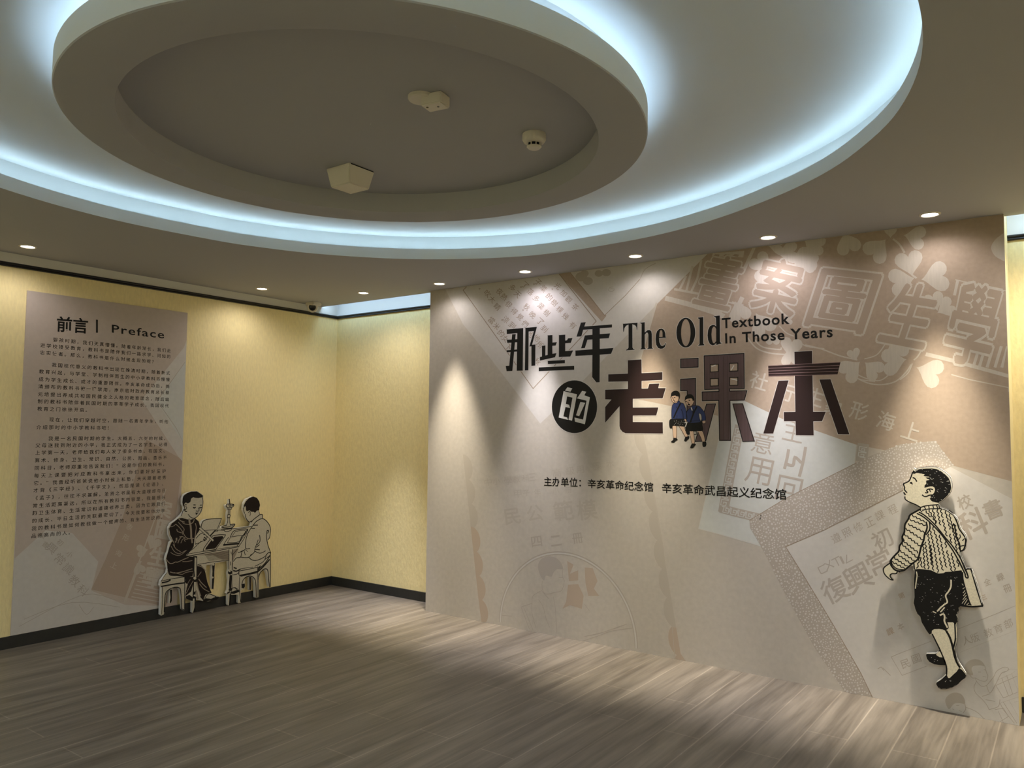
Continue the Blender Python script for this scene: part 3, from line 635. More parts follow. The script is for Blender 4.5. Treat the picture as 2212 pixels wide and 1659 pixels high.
kid('printed schoolchild in a blue jacket and dark shorts', [
    ('ink_skin', '655 1110 740 1110 765 1200 780 1420 715 1420 690 1300', 1), ('ink_skin', '855 1110 950 1110 1000 1200 1030 1380 970 1385 930 1280', 1),
    ('ink_black', '560 980 640 930 660 1180 600 1190 575 1140', 1), ('ink_black', '640 910 920 880 960 980 970 1105 800 1110 650 1105', 2),
    ('ink_blue', '600 640 690 560 740 510 880 520 960 600 1020 690 1045 850 960 870 940 730 880 700 900 830 920 900 760 925 620 910 590 800', 2), ('ink_skin', '965 880 1030 865 1045 910 1010 940 970 930', 2.6),
    ('ink_skin', '560 360 740 330 770 380 740 470 690 520 620 520 570 450', 2), ('ink_black', '545 370 560 290 620 245 690 240 745 280 775 350 760 380 735 400 715 345 640 335 580 360 555 390', 3),
    ('ink_black', '715 1420 780 1420 812 1440 780 1480 740 1525 680 1525 680 1490', 3), ('ink_black', '970 1380 1045 1375 1062 1420 1050 1480 1010 1498 970 1480', 3)],
    [('ink_black', 3.2, '830 540 760 680 680 900'), ('ink_black', 2.2, '740 600 740 720 720 800'), ('ink_black', 1.6, '565 410 600 420'), ('ink_black', 1.8, '640 380 670 390'), ('ink_black', 3, '625 480 660 490'), ('ink_black', 1.2, '610 440 640 450'), ('ink_black', 1.2, '760 360 765 400'), ('ink_white', 2, '545 920 590 920 560 1010'), ('ink_white', 2, '700 560 720 620')])
# ------------------------------------------------------------------ boy cut-out mounted on the mural
mat('board_white', (226, 224, 220), .6, .25)
mat('print_cream', (222, 214, 193), .65, .2, noise=.12, nscale=110, detail=6)
mat('print_grey_cream', (194, 187, 168), .65, .2, noise=.10, nscale=130, detail=6)
mat('ink_robe', (32, 24, 23), .6, .2)
mat('ink_grey', (150, 138, 122), .6, .2)
B1 = Crop(1930, 990, 11.85); B2 = Crop(1890, 1080, 9.2167); B3 = Crop(1950, 1210, 9.758); B4 = Crop(1970, 1340, 10.371)
BO = -.045
a0 = Art('y', BO)
outline = (B1('515 238 545 265 580 280 650 245 800 225 950 214 1060 216 1150 240 1250 300 1370 390 1450 470 1490 570 1505 680 1495 790 1460 880 1390 970 1290 1060 1200 1125 1160 1160 1180 1215 1230 1258 1330 1290 1450 1360 1560 1450 1640 1550')
  + B2('1675 465 1690 520 1720 590 1780 650 1820 730 1830 790 1815 870 1810 950 1780 1000 1735 1025 1725 1100 1740 1160 1775 1230 1785 1300 1800 1365 1850 1360 1900 1370 1940 1410 1970 1500')
  + B3('1560 480 1640 760 1690 930 1685 970 1600 985 1450 995 1300 970 1220 960 1175 1000 1180 1060 1165 1110 1120 1150 1155 1220 1160 1290 1135 1370 1148 1450 1145 1640')
  + B4('1000 500 975 620 975 730 1000 840 1060 960 1130 1070 1200 1180 1212 1240 1190 1285 1100 1350 1010 1440 900 1500 780 1535 650 1540 580 1500 540 1440 540 1395 570 1360 650 1310 700 1270 760 1210 770 1110 750 1015 640 1010 500 985 390 930 330 860 312 790 325 740 420 735 530 735 590 690 610 650 560 530 500 420 450 315 400 320 330 230 250 110')
  + B3('392 1269 370 1190 310 1130 270 1050 235 940 230 870 250 800 245 650 240 450 250 330 262 215 225 210 222 110') + B2('650 1350 560 1420 460 1420')
  + P5('1875 1185 1860 1215 1800 1215 1790 1250 1825 1290 1790 1285 1740 1250 1710 1210 1700 1165 1720 1130 1785 1085')
  + B2('302 1230 320 1180 400 1100 470 1020 480 940 540 840 535 720 580 640 585 520 620 460 660 380 680 310 760 250 880 210 905 160')
  + B1('670 1250 560 1190 400 1115 300 1055 280 990 300 950 265 890 250 830 255 760 250 690 248 650 300 620 390 580 430 500 470 420 490 360 480 325 505 290'))
boy = slab('boy_cutout', a0, outline, .026, 'print_cream', 'board_white')
tag(boy, 'black and white cut-out board of a boy in striped sweater on the mural', 'cut-out figure')
def BA(): return Art('y', BO)
K = 'ink_black'
def part(name, fills, lines, art=BA, root=boy, label=None):
    a = art()
    for t, m_, sm, lay in fills: a.poly(t, m_, lay, sm)
    for t, wd, m_, lay in lines: a.line(t, wd*(1.4 if root is not boy else (1.18 if m_ == K else 1)), m_, lay)
    o = a.build(name, root)
    if label: o['label'] = label
    return o
rb = random.Random(11)
def specks(q, n, m_, lo=.5, hi=1.1, lay=2):
    xs = [p[0] for p in q]; ys = [p[1] for p in q]; out = []
    while len(out) < n:
        p = (rb.uniform(min(xs), max(xs)), rb.uniform(min(ys), max(ys)))
        if inside(p, q): out.append(([p, (p[0]+rb.uniform(.5, 2), p[1]+rb.uniform(-.6, .9))], rb.uniform(lo, hi), m_, lay))
    return out
def wavy(p0, p1, n=6, amp=1.3):
    d = (p1[0]-p0[0], p1[1]-p0[1]); L_ = math.hypot(*d) or 1; nx = (-d[1]/L_*amp, d[0]/L_*amp)
    n = max(3, int(L_/4.2)); return [(p0[0]+d[0]*i/n+nx[0]*(1 if i % 2 else -1), p0[1]+d[1]*i/n+nx[1]*(1 if i % 2 else -1)) for i in range(n+1)]
hair = B1('500 300 540 330 590 300 700 268 850 262 1000 260 1100 275 1200 320 1320 410 1410 500 1460 620 1478 760 1450 870 1370 970 1270 1060 1160 1140 1080 1130 980 1100 940 1050 925 1020 955 1020 950 970 1000 930 1040 880 1065 810 1050 750 1000 720 930 720 860 740 790 755 800 690 840 650 835 570 930 550 850 515 825 490 920 490 910 470 810 460 765 450 800 410 740 400 640 375 580 375 540 400 490 390 490 350')
part('hair', [(hair, K, 0, 1)], specks(hair, 55, 'ink_white', .35, 1)+[(B1('555 290 650 250 800 232 950 226 1060 232 1190 285 1320 385 1430 490 1478 600 1490 720'), 2.2, 'board_white', 1.6), (B1('500 270 560 330'), 1.2, 'ink_white', 2)], label='short black hair flecked with white')
part('face', [(B1('410 640 440 605 475 610 495 675 455 655'), K, 2, 1)],
     [(B1(t), wd/11.85, K, 1) for t, wd in (('490 360 470 420 440 500 400 580 330 620 255 655', 26), ('255 655 268 700 285 745 280 795 300 830 342 875', 28), ('268 880 300 930', 32), ('292 985 305 1050 400 1115 560 1182 690 1255', 26), ('500 495 550 520 595 590', 28),
      ('1005 800 950 785 880 795 850 830 880 860 860 885 815 880', 26), ('920 790 945 855', 22), ('740 940 790 975 850 975 920 945 1000 940', 28))])
sw = [(B1(t), wd/11.85, K, 1) for t, wd in (('690 1262 780 1228 900 1207 1140 1187', 26), ('695 1260 690 1330 730 1375', 20), ('740 1330 900 1297 1050 1290 1180 1290', 24), ('790 1240 830 1310', 22), ('900 1215 915 1290', 22), ('1005 1200 1030 1280', 22), ('1100 1190 1130 1280', 22), ('1160 1190 1180 1285', 22), ('1190 1280 1330 1320 1450 1395 1560 1490 1620 1600', 24))]
sw += [(B2(t), wd/9.2167, K, 1.3) for t, wd in (('905 180 800 240 700 300 665 380 605 475 592 545 585 645 545 730 545 835 490 915 478 1015 405 1095 312 1205 312 1275 345 1335 430 1405 560 1408 650 1345 765 1250 850 1180 890 1060 920 930 970 800 990 690 1030 600', 28),
     ('330 1195 345 1285 440 1370 590 1390', 20), ('1020 440 1040 540 1010 640 985 700 975 800', 26), ('1085 440 1095 560 1060 640 1020 690', 22), ('1480 210 1560 290 1640 460 1680 580 1780 720 1808 800 1780 960 1730 1010 1700 1000 1680 860 1620 740 1590 520', 24), ('1690 690 1700 740 1660 790', 16), ('1780 770 1745 810', 16), ('1690 860 1670 840', 14), ('1690 925 1770 905', 18), ('1700 1000 1705 1150 1760 1290', 18), ('775 1260 785 1370', 22), ('1560 480 1600 520', 34), ('540 730 580 810', 22))]
sw += [(B2('1690 540 1780 680 1815 760'), 1.6, 'board_white', 1.6), (B1('1165 1185 1225 1268 1330 1303 1450 1372 1560 1465 1650 1590'), 1.8, 'board_white', 1.6), (B2('1712 1040 1712 1120 1770 1240 1790 1350'), 1.5, 'board_white', 1.6)]
for t in ('740 310 990 430', '690 390 1010 510', '660 480 990 650', '610 570 960 800', '580 680 900 920', '560 810 860 1050', '540 880 840 1150', '500 1010 780 1210', '460 1090 720 1270', '380 1150 640 1320', '345 1230 600 1370',
          '1010 220 1110 345', '1070 190 1215 460', '1150 180 1220 470', '1240 190 1300 500', '1310 190 1345 350', '1350 390 1430 720', '1400 220 1500 580', '1480 280 1560 640', '1090 560 1200 1050', '1150 540 1240 790', '1060 680 1130 1300', '1000 840 1070 1370', '960 880 990 1370', '1110 900 1160 1400', '1230 800 1290 1090', '1200 1080 1260 1440',
          '1290 1150 1350 1400', '1320 880 1420 1340', '1280 700 1320 850', '1400 830 1420 950', '1430 1010 1530 1420', '1520 1060 1600 1400', '1490 680 1520 850', '1540 500 1640 1050', '1590 520 1690 1000', '1630 1190 1670 1320', '890 1140 840 1360', '910 1150 930 1340'):
    p = B2(t); sw.append((wavy(*p), 1.9, K, 1))
part('sweater', [], sw, label='sweater with wavy knit stripes')
part('hand', [], [(P5('1785 1085 1722 1130 1704 1165 1714 1208 1745 1248 1790 1282 1822 1288'), 2.2, K, 1), (P5('1870 1188 1855 1212 1800 1215 1785 1245 1818 1286'), 2.2, K, 1), (P5('1790 1090 1830 1160 1900 1190'), 2.5, K, 1)])
sh = B3('226 200 350 183 480 198 600 213 700 262 760 283 860 273 900 248 1020 243 1130 223 1240 213 1255 260 1270 420 1340 640 1400 860 1430 950 1240 958 1172 1000 1175 1070 1150 1110 1118 1150 1150 1225 1155 1290 1112 1365 1060 1310 940 1310 960 1370 975 1430 900 1490 840 1460 760 1450 660 1455 615 1490 610 1550 560 1565 500 1480 400 1310 370 1190 310 1130 265 1030 232 900 250 780 245 600 240 420 250 300 262 215')
part('shorts', [(sh, K, 0, 1)], specks(B3('300 280 900 320 1150 300 1180 900 1000 1250 800 1380 600 1340 420 1220 320 900'), 75, 'ink_white', .3, .9)+
     [(B3(t), wd/9.758, 'print_cream', 2) for t, wd in (('290 245 302 330 285 450 268 595', 20), ('1018 420 1015 560 965 660 905 750 940 880 870 940 790 1010 730 1075', 30), ('880 1000 800 1090', 24), ('640 1085 700 1112', 24), ('790 1160 860 1135 885 1200 880 1290 940 1415', 34))], label='black knee-length shorts with pale creases')
part('satchel', [], [(B3(t), wd/9.758, K, 1.5) for t, wd in (('1310 195 1420 185 1450 230 1560 600 1675 955', 26), ('1680 968 1450 982 1240 958', 32), ('1262 260 1275 430 1350 700 1400 870 1440 950', 24), ('1180 0 1240 100 1300 230 1325 350 1360 375 1378 350 1340 230 1270 60', 24))]+
     [(B3(t), 1.2, 'print_cream', 2) for t in ('1250 912 1340 800', '1300 932 1362 830', '1268 832 1340 740', '1280 752 1325 690', '1272 690 1312 640', '1268 605 1300 580', '1350 942 1392 900', '1250 500 1275 530')]+[(B3('1465 240 1560 520 1670 900'), 1.5, 'board_white', 1.8)]+
     [(B2(t), wd/9.2167, m_, l_) for t, wd, m_, l_ in (('840 270 960 335 1100 450 1300 660 1450 860 1560 1020 1660 1200 1720 1320 1800 1480', 24, K, 1.6), ('880 245 1000 315 1200 500 1400 750 1530 900 1680 1120 1750 1270 1840 1480', 24, K, 1.6), ('875 258 980 325 1150 472 1350 705 1490 880 1620 1080 1730 1290 1815 1480', 9, 'print_cream', 1.9))], label='pale satchel on a shoulder strap')
part('leg', [], [(B4(t), wd/10.371, K, 1) for t, wd in (('455 310 540 480 620 645 700 830 760 990 778 1110 772 1220', 26), ('770 240 850 390 910 590 955 800 1010 950 1070 1050', 40))])
part('leg', [], [(B4(t), wd/10.371, K, 1) for t, wd in (('960 80 972 400 945 540 930 610', 26), ('605 690 640 660', 16), ('990 400 965 560 960 680 985 830', 8))])
part('shoe', [(B4('325 748 420 752 530 752 560 790 620 825 690 830 740 900 755 1010 640 1005 500 985 390 930 335 860 316 790'), K, 0, 1)], [(B4('530 752 600 690 640 680'), 1.7, K, 1), (B4('325 742 420 740 530 738 590 695'), 1.6, 'board_white', 2)]+specks(B4('400 820 520 850 600 920 480 920'), 4, 'ink_white'))
part('shoe', [(B4('775 1210 810 1290 850 1290 920 1220 1000 1150 1055 1065 1130 1120 1195 1200 1208 1240 1190 1282 1100 1345 1010 1435 900 1495 780 1530 650 1535 580 1495 545 1440 545 1400 650 1320'), K, 0, 1)], [(B4('545 1385 650 1318 760 1215'), 1.6, 'board_white', 2)]+specks(B4('700 1340 880 1320 900 1400 720 1420'), 4, 'ink_white'))
part('outline_edge', [], [(outline[:76], .8, K, 2.2)])

# ------------------------------------------------------------------ writing scene cut-out mounted on the left wall
D0 = Crop(300, 1030, 5.353); D1 = Crop(350, 1050, 12.758); D2 = Crop(430, 1060, 11.847); D3 = Crop(335, 1170, 9.757); D4 = Crop(460, 1170, 11.057)
LO = .052
a0 = Art('x', LO)
outl = D0('560 185 620 170 680 168 720 195 745 215 742 330 730 400 700 440 650 478 690 510 708 560 735 510 760 495 850 485 952 482 945 530 935 560 935 600 965 575 1010 560 1025 500 1020 440 1030 385 1010 365 1000 330 1040 318 1046 258 1054 318 1100 322 1095 340 1060 380 1055 440 1050 490 1060 545 1108 548 1100 570 1085 597 1290 572 1305 530 1270 510 1230 450 1205 380 1212 310 1240 260 1310 228 1360 240 1395 290 1402 340 1390 390 1395 425 1430 435 1430 480 1480 510 1515 580 1522 640 1505 720 1490 740 1495 800 1515 870 1525 900 1522 960 1525 1100 1525 1270 1505 1272 1490 1200 1480 1120 1450 1065 1420 1080 1395 1120 1388 1200 1388 1390 1365 1400 1345 1395 1342 1250 1330 1180 1300 1150 1298 1305 1288 1314 1278 1305 1277 1150 1250 1150 1222 1175 1228 1240 1222 1290 1195 1305 1180 1310 1178 1455 1155 1462 1148 1450 1150 1362 1080 1365 1062 1358 1055 1480 1035 1488 1028 1475 1028 1365 1012 1345 1028 1310 1040 1200 1028 1110 1042 1060 1030 970 885 1000 880 1020 872 1160 864 1295 854 1302 846 1290 838 1160 845 1012 780 1022 775 1060 770 1100 800 1250 840 1335 820 1345 850 1360 930 1385 900 1412 800 1440 740 1435 655 1420 640 1565 628 1575 615 1568 615 1430 570 1420 535 1395 532 1535 516 1545 500 1530 490 1400 480 1320 450 1275 390 1280 382 1400 365 1460 350 1460 358 1292 340 1300 310 1370 290 1590 260 1605 248 1592 262 1280 245 1255 255 1200 325 1110 335 1060 310 960 315 920 340 860 360 760 380 740 350 670 345 590 370 540 440 490 490 440 520 400 520 350 505 320 505 250 525 205')
scene = slab('writing_scene_cutout', a0, outl, .030, 'print_grey_cream', 'board_white')
tag(scene, 'cut-out board of two children at a writing table, fixed before the preface panel', 'cut-out figure')
LA = lambda: Art('x', LO)
lp = lambda name, fills, lines, label=None: part(name, fills, lines, LA, scene, label)
R_ = 'ink_robe'; GY = 'ink_grey'; CR = 'print_grey_cream'
ln = lambda c, s_, lst, m_=K, lay=2: [(c(t), wd/s_, m_, lay) for t, wd in lst]
h1 = D1('590 270 700 190 800 150 960 145 1060 210 1135 270 1110 310 990 330 900 320 860 305 800 350 780 440 740 465 690 475 660 450 620 480 600 560 580 560 560 450 570 330')
lp('dark_robed_child', [(h1, K, 0, 1), (D0('455 480 500 475 560 492 600 495 650 480 690 515 710 580 700 620 660 680 640 720 635 800 620 830 550 900 545 918 635 925 630 1100 620 1150 560 1160 470 1150 380 1140 345 1125 330 1060 325 990 313 960 330 890 350 820 375 760 398 740 362 670 350 600 380 540 420 510'), R_, 0, 1),
    (D3('890 500 960 490 1030 560 1060 650 1100 850 1190 1080 1130 1092 1060 1122 1010 1230 960 1180 900 1000 870 850 880 700'), R_, 0, 1), (D3('630 730 700 740 820 740 810 880 760 1050 640 1150 650 1050 690 900 640 870'), R_, 0, 1),
    (D3('1010 1235 1060 1192 1180 1205 1280 1160 1360 1165 1300 1225 1150 1245 1020 1268'), K, 0, 1.4), (D3('640 1160 720 1120 800 1180 870 1160 860 1250 760 1245 660 1205'), K, 0, 1.4)],
   ln(D1, 12.758, [('1110 310 1130 430 1115 560 1070 700 1010 800 930 870 870 885 790 860 720 780', 13), ('870 518 920 520', 18), ('1050 527 1092 525', 16), ('862 590 890 602 922 588', 24), ('1030 602 1102 590', 20), ('1010 600 1020 670 990 692 935 685', 15), ('928 742 960 752 992 738', 18), ('935 770 960 775', 18),
     ('680 520 640 510 615 570 640 650 662 640 680 590 650 560', 12), ('610 640 640 692 682 702', 18), ('590 650 550 760 530 820', 12), ('1080 1300 1010 1360 940 1440', 14), ('1080 1300 1180 1290 1240 1340 1250 1400 1180 1510', 13), ('920 1600 1010 1570 1110 1520 1230 1470', 13), ('1140 1330 1200 1345 1240 1400', 12), ('1160 1410 1200 1440', 22), ('1140 1460 1180 1490', 20), ('900 1450 920 1600', 10)])
   + ln(D1, 12.758, [('460 900 520 960 620 992', 16), ('560 1010 650 1050 760 1060', 12), ('450 1000 540 1100 610 1190 590 1300 700 1440 890 1440', 13), ('380 1050 470 1130 560 1250 570 1330', 13), ('220 1120 300 1110 380 1050', 12), ('410 1190 430 1250 540 1290', 14), ('540 1390 470 1480 440 1570', 16), ('480 1400 560 1390 640 1440', 12), ('520 1570 560 1480 630 1430', 12), ('640 1530 620 1480 710 1460', 12), ('750 910 765 1020 785 1080 800 1240 805 1420', 36), ('820 1440 830 1560', 30), ('888 920 855 1000 790 1035', 18), ('920 1030 942 1130 930 1250 905 1440', 15), ('400 1440 400 1490', 30), ('375 1530 380 1540', 30), ('190 1150 182 1250 220 1400 310 1520 345 1659', 12)], GY)
   + ln(D3, 9.757, [('340 100 400 200 480 250 545 240 640 190', 9), ('380 60 440 150 535 212', 9), ('330 230 400 270 480 290 560 270 660 180', 8), ('230 365 300 450 360 460 430 430 480 430 600 375 700 335', 12), ('320 640 420 662 560 640 780 572', 12), ('400 650 560 690 650 650 800 622', 9), ('580 420 660 420 780 400', 9), ('920 790 980 870 1080 965', 12), ('940 890 1020 990 1140 1058', 10), ('900 510 980 530 1060 605', 10), ('880 850 905 980 960 1140', 14), ('800 830 730 950 660 1085', 10), ('900 740 970 640', 9), ('740 800 690 880 660 1000', 8), ('870 1040 900 1200', 26)], GY)
   + ln(D3, 9.757, [('1060 1180 1110 1110 1170 1110 1280 1160', 10), ('1010 1230 1060 1170', 8)]), 'seated child in a dark robe holding a brush')
lp('writing_brush', [], ln(D1, 12.758, [('1040 1155 1200 1300 1410 1500', 52)], K, 2.3)+ln(D1, 12.758, [('1045 1160 1200 1305 1405 1498', 32)], CR, 2.8))
lp('paper_sheet', [], ln(D2, 11.847, [('50 935 110 775 300 722 575 712', 14), ('575 712 520 850 455 1000', 9), ('460 1000 300 1005 140 1020', 10), ('290 1150 420 1010', 24), ('190 1045 250 1100', 9), ('490 910 540 820', 8), ('500 950 550 880', 8), ('420 1050 500 1010 640 1015', 10), ('450 1010 480 1040', 10)]))
lp('writing_table', [(D0('680 908 1040 848 1040 962 945 950 860 908'), GY, 0, 1), (D0('1088 840 1155 828 1088 975 1082 930'), GY, 0, 1), (D3('800 305 888 305 888 740 868 860 850 1140 850 1480 795 1500 790 1180 808 830'), K, 0, 1.2),
    (D3('835 330 872 340 870 740 842 755 828 600'), CR, 0, 2), (D3('822 850 862 850 852 1040 820 1060'), CR, 0, 2), (D3('798 1200 832 1200 830 1380 802 1490'), CR, 0, 2),
    (D4('400 800 452 800 442 1100 390 1120 380 1000'), K, 0, 1.2), (D4('400 1250 435 1250 412 1520 380 1525'), K, 0, 1.2), (D4('1 515 48 515 30 720 35 870 10 1140 -30 1120 -20 870 -12 700 -22 540'), K, 0, 1.2)],
   ln(D0, 5.353, [('545 918 610 910 850 865 1158 808', 6), ('555 895 850 845 1150 800', 4), ('552 912 590 860 630 830 720 745', 5), ('1150 812 1200 740 1250 650', 5), ('1135 800 1245 640', 4), ('950 612 1100 598 1300 575', 5), ('680 1015 850 985 1038 965', 5)]
     + [(f'{760+i*6} {898+i*9} {1038} {854+i*12}', 2.2) for i in range(9)])
   + ln(D4, 11.057, [('383 185 380 660', 12), ('465 190 460 670', 14), ('420 480 422 560', 12), ('430 240 440 300', 10), ('405 1120 440 1130', 30), ('400 1200 350 1230', 24), ('455 330 590 170', 9)]))
a = LA()
for c, q, r in ((D3, '838 785', 5), (D4, '408 735', 4.6), (D4, '408 1150', 3), (D3, '825 1140', 3)): a.disc(c(q)[0], r, K, 2.4)
for c, q, r in ((D3, '838 770', 3.2), (D4, '400 705', 2), (D3, '832 1135', 2), (D3, '1228 480', 2.6), (D3, '1215 755', 2)): a.disc(c(q)[0], r, CR, 3)
a.build('table_leg_knobs', scene)
lp('ink_slab', [(D2('380 1180 600 1160 628 1195 430 1460 390 1482 160 1512 168 1470'), R_, 0, 1.5)], ln(D2, 11.847, [('345 1158 500 1128 640 1128 662 1165 440 1480 400 1518 140 1545 112 1510 150 1430 345 1158', 13)]))
lp('open_book', [], ln(D2, 11.847, [('800 1185 910 1015 1245 988 1150 1140', 13), ('760 1190 690 1280 630 1385', 11), ('630 1388 1020 1352', 30), ('1020 1345 1110 1170 1245 990', 16), ('800 1188 960 1160 1150 1140', 11), ('930 1040 1180 1020 1125 1140', 9), ('930 1040 850 1160', 9), ('725 1330 1010 1308 1085 1165', 10), ('725 1330 800 1200', 9)]))
lp('oil_lamp', [], ln(D2, 11.847, [('570 930 640 895 700 880', 12), ('800 865 910 855 895 900 820 955 700 965 590 950', 16), ('600 935 750 925 880 880', 10), ('640 985 650 1030 720 1045 820 1010 835 950', 11), ('742 490 750 600 722 640 735 700 725 820 690 900', 11), ('792 490 790 610 802 640 782 700 790 830 812 890', 11), ('735 615 795 615', 14), ('725 690 790 690', 12), ('690 395 720 345 860 345 892 372 850 420 750 440 690 400', 13), ('735 450 745 485 825 475 830 440', 11), ('772 215 785 300 795 380', 18), ('760 350 775 400 830 390', 10), ('840 380 885 360', 16)]))
h2 = D2('1140 380 1200 270 1290 180 1390 150 1480 180 1540 270 1562 370 1540 440 1540 500 1480 510 1430 570 1400 540 1340 540 1290 500 1230 525 1200 500 1200 430 1180 390 1140 450')
lp('pale_robed_child', [(h2, R_, 0, 1), (D4('430 1200 560 1160 635 1155 630 1200 500 1250 400 1240'), K, 0, 1), (D4('690 1010 760 1000 765 1070 730 1120 680 1100'), K, 0, 1)],
   ln(D2, 11.847, [('1130 440 1145 520 1165 580', 13), ('1178 600 1195 680 1240 765 1290 798 1340 775', 12), ('1260 560 1300 525 1312 600 1298 642', 11), ('1530 510 1552 600', 8), ('1340 800 1390 740 1480 670 1560 615 1622 615 1622 712', 15), ('1350 930 1450 800 1540 740 1625 712 1720 770 1800 880 1828 990 1808 1190 1762 1250', 14), ('1740 1020 1728 1200 1765 1400 1835 1585', 14), ('1745 1020 1780 1030 1755 1090', 16), ('1345 930 1260 1070 1212 1200 1192 1330 1195 1480 1300 1478', 14), ('1548 1140 1560 1290 1482 1385', 14), ('1510 1260 1480 1350 1430 1480 1410 1580 1310 1652', 13), ('1545 1385 1460 1448', 15), ('1440 1500 1550 1512', 15), ('1420 1545 1560 1600 1700 1540', 12), ('1390 882 1500 880', 15), ('1340 962 1425 968', 14), ('1060 1560 1180 1510 1240 1560', 9)])
   + ln(D4, 11.057, [('850 370 920 430 1000 452', 13), ('1010 450 1100 430 1220 370 1285 310', 13), ('490 470 560 390 660 370 690 250 720 215', 13), ('600 262 690 235 760 190', 12), ('740 200 770 320', 11), ('660 370 760 382 860 370 965 275', 12), ('470 520 458 700 460 1080 530 1095 612 1150', 8), ('500 620 560 642', 20), ('490 692 560 705 650 660', 22), ('480 795 600 762 620 690', 11), ('440 1190 470 1110 530 1110 590 1165', 11)]), 'seated child in a pale jacket seen from behind')
lp('stool', [(D3('310 1010 358 1010 352 1250 325 1300 308 1280 325 1180'), K, 0, 1)], ln(D3, 9.757, [('250 655 190 730 135 825', 7), ('130 832 350 785 620 742', 10), ('132 945 380 900 622 868', 20), ('150 945 155 1200 140 1530', 8), ('190 1480 212 1130 280 1020 400 965 490 968 540 1040 560 1430', 12), ('625 740 625 1100 622 1430', 12), ('150 865 250 845 320 810', 22), ('270 600 300 690 360 715 600 715', 10), ('630 850 700 770', 14), ('575 1420 610 1440', 10)]))
lp('stool', [(D4('1075 610 1150 560 1100 690 1072 700'), K, 0, 1), (D4('865 840 910 840 905 1140 888 1165 872 1140'), R_, 0, 1)], ln(D4, 11.057, [('635 700 850 660 1062 612', 12), ('650 655 780 630 950 610', 9), ('1000 590 1200 480 1270 340', 11), ('640 812 850 770 1062 715', 26), ('670 830 1062 745', 9), ('640 850 628 1100 660 1440', 11), ('685 1040 720 920 800 840 900 822 980 870 1022 980 1032 1330', 13), ('1064 600 1058 1340', 11), ('1085 900 1120 760 1200 670 1270 650 1312 700 1330 900 1352 1085', 14), ('1362 260 1375 400 1372 1080', 12), ('1070 720 1200 600 1350 430', 24), ('1090 660 1240 520 1360 340', 16), ('1275 310 1340 255 1372 270 1360 330 1250 420', 14), ('1090 760 1085 1330', 10), ('620 700 620 790', 14)]))
# ------------------------------------------------------------------ preface panel on the left wall
mat('panel_base', (192, 179, 171), .7, .2, noise=.03, nscale=30)
mat('panel_tan', (178, 160, 146), .7, .2)
mat('panel_side', (196, 178, 150), .7, .2)
PT = .010
PY0, PY1, PZ0, PZ1 = -2.6506, -1.4011, ZBT, 2.5417
panel = boxobj('preface_panel', (.0005, PT, PY0, PY1, PZ0+.002, PZ1), 'panel_base')
tag(panel, 'tall pale preface panel of printed text fixed flat on the yellow wall', 'panel')
PCL = (PY0+.001, PY1-.001, PZ0+.004, PZ1-.001)
T1 = Crop(0, 560, 1.929)
def PA(o=.00004): return Art('x', PT+o, PCL)
a = PA()
a.poly(T1('590 585 765 370 790 340 790 850 748 830'), 'print_page', 1); a.poly(T1('655 590 770 430 790 400 790 760 720 700'), 'print_page_cool', 2)
a.line(T1('655 590 770 430'), 1, 'print_line_soft', 3, 0); a.line(T1('655 590 735 705 790 760'), 1, 'print_line_soft', 3, 0)
a.poly(T1('40 1250 190 1130 300 1140 410 1260 380 1380 520 1440 700 1500 700 1600 40 1600'), 'print_page', 1)
a.poly(T1('610 752 746 826 790 840 690 1450 380 1376 440 1250 510 1080'), 'panel_tan', 2)
a.line(T1('520 1420 580 1260 690 960'), 3, 'print_leaf', 3, 0)
a.line(T1('585 1260 520 1430'), 5, 'print_leaf', 3, 0)
for i in range(7): a.line(T1(f'{585-i*6} {1310+i*16} {690} {1336+i*16}'), 2, 'print_leaf', 3, 0)
for t in ('100 1500 300 1430 500 1450', '80 1530 340 1400 480 1420', '330 1440 360 1480 390 1450'): a.line(T1(t), 1, 'print_line_soft', 2)
for x, y, an, sz in ((640, 1180, 30, 60), (590, 1215, -100, 50), (580, 1290, 160, 50)): heart(a, T1(f'{x} {y}')[0], an, sz/1.929, 'print_leaf', 3)
a.build('page_print', panel)
a = PA(.00022)
for t, x, y, sz in (('圖', 690, 1130, 46), ('案', 680, 1040, 40), ('生', 660, 1240, 44), ('學', 640, 1330, 50)): a.char(t, T1(f'{x} {y}')[0], sz*.9, 12, 'print_leaf', 1.5, .03)
for t, x, y in (('象', 540, 1115), ('形', 525, 1160), ('海', 495, 1225), ('上', 475, 1275)): a.char(t, T1(f'{x} {y}')[0], 14, 25, 'print_leaf', 1)
for t, x, y in (('興', 215, 1205), ('常', 250, 1250), ('識', 285, 1290), ('教', 310, 1340), ('科', 345, 1380)): a.char(t, T1(f'{x} {y}')[0], 22, 40, 'print_mauve', 1)
for t, x, y in (('書', 190, 1190), ('復', 180, 1150), ('初', 250, 1180), ('小', 290, 1230)): a.char(t, T1(f'{x} {y}')[0], 13, 40, 'print_line_soft', 1)
a.build('faint_lettering', panel)
# heading
a = PA(.00034)
text_line(a, '前言', *T1('236 295 366 304 238 236'), 'ink_black', 1, .022); a.line(T1('404 254 404 304'), 4, 'ink_black', 1, 0)
o = a.build('heading', panel)
a = PA(.00034); text_line(a, 'Preface', *T1('466 305 684 330 466 272'), 'ink_black', 1, .012, 1.15, .70); a.build('heading', panel)
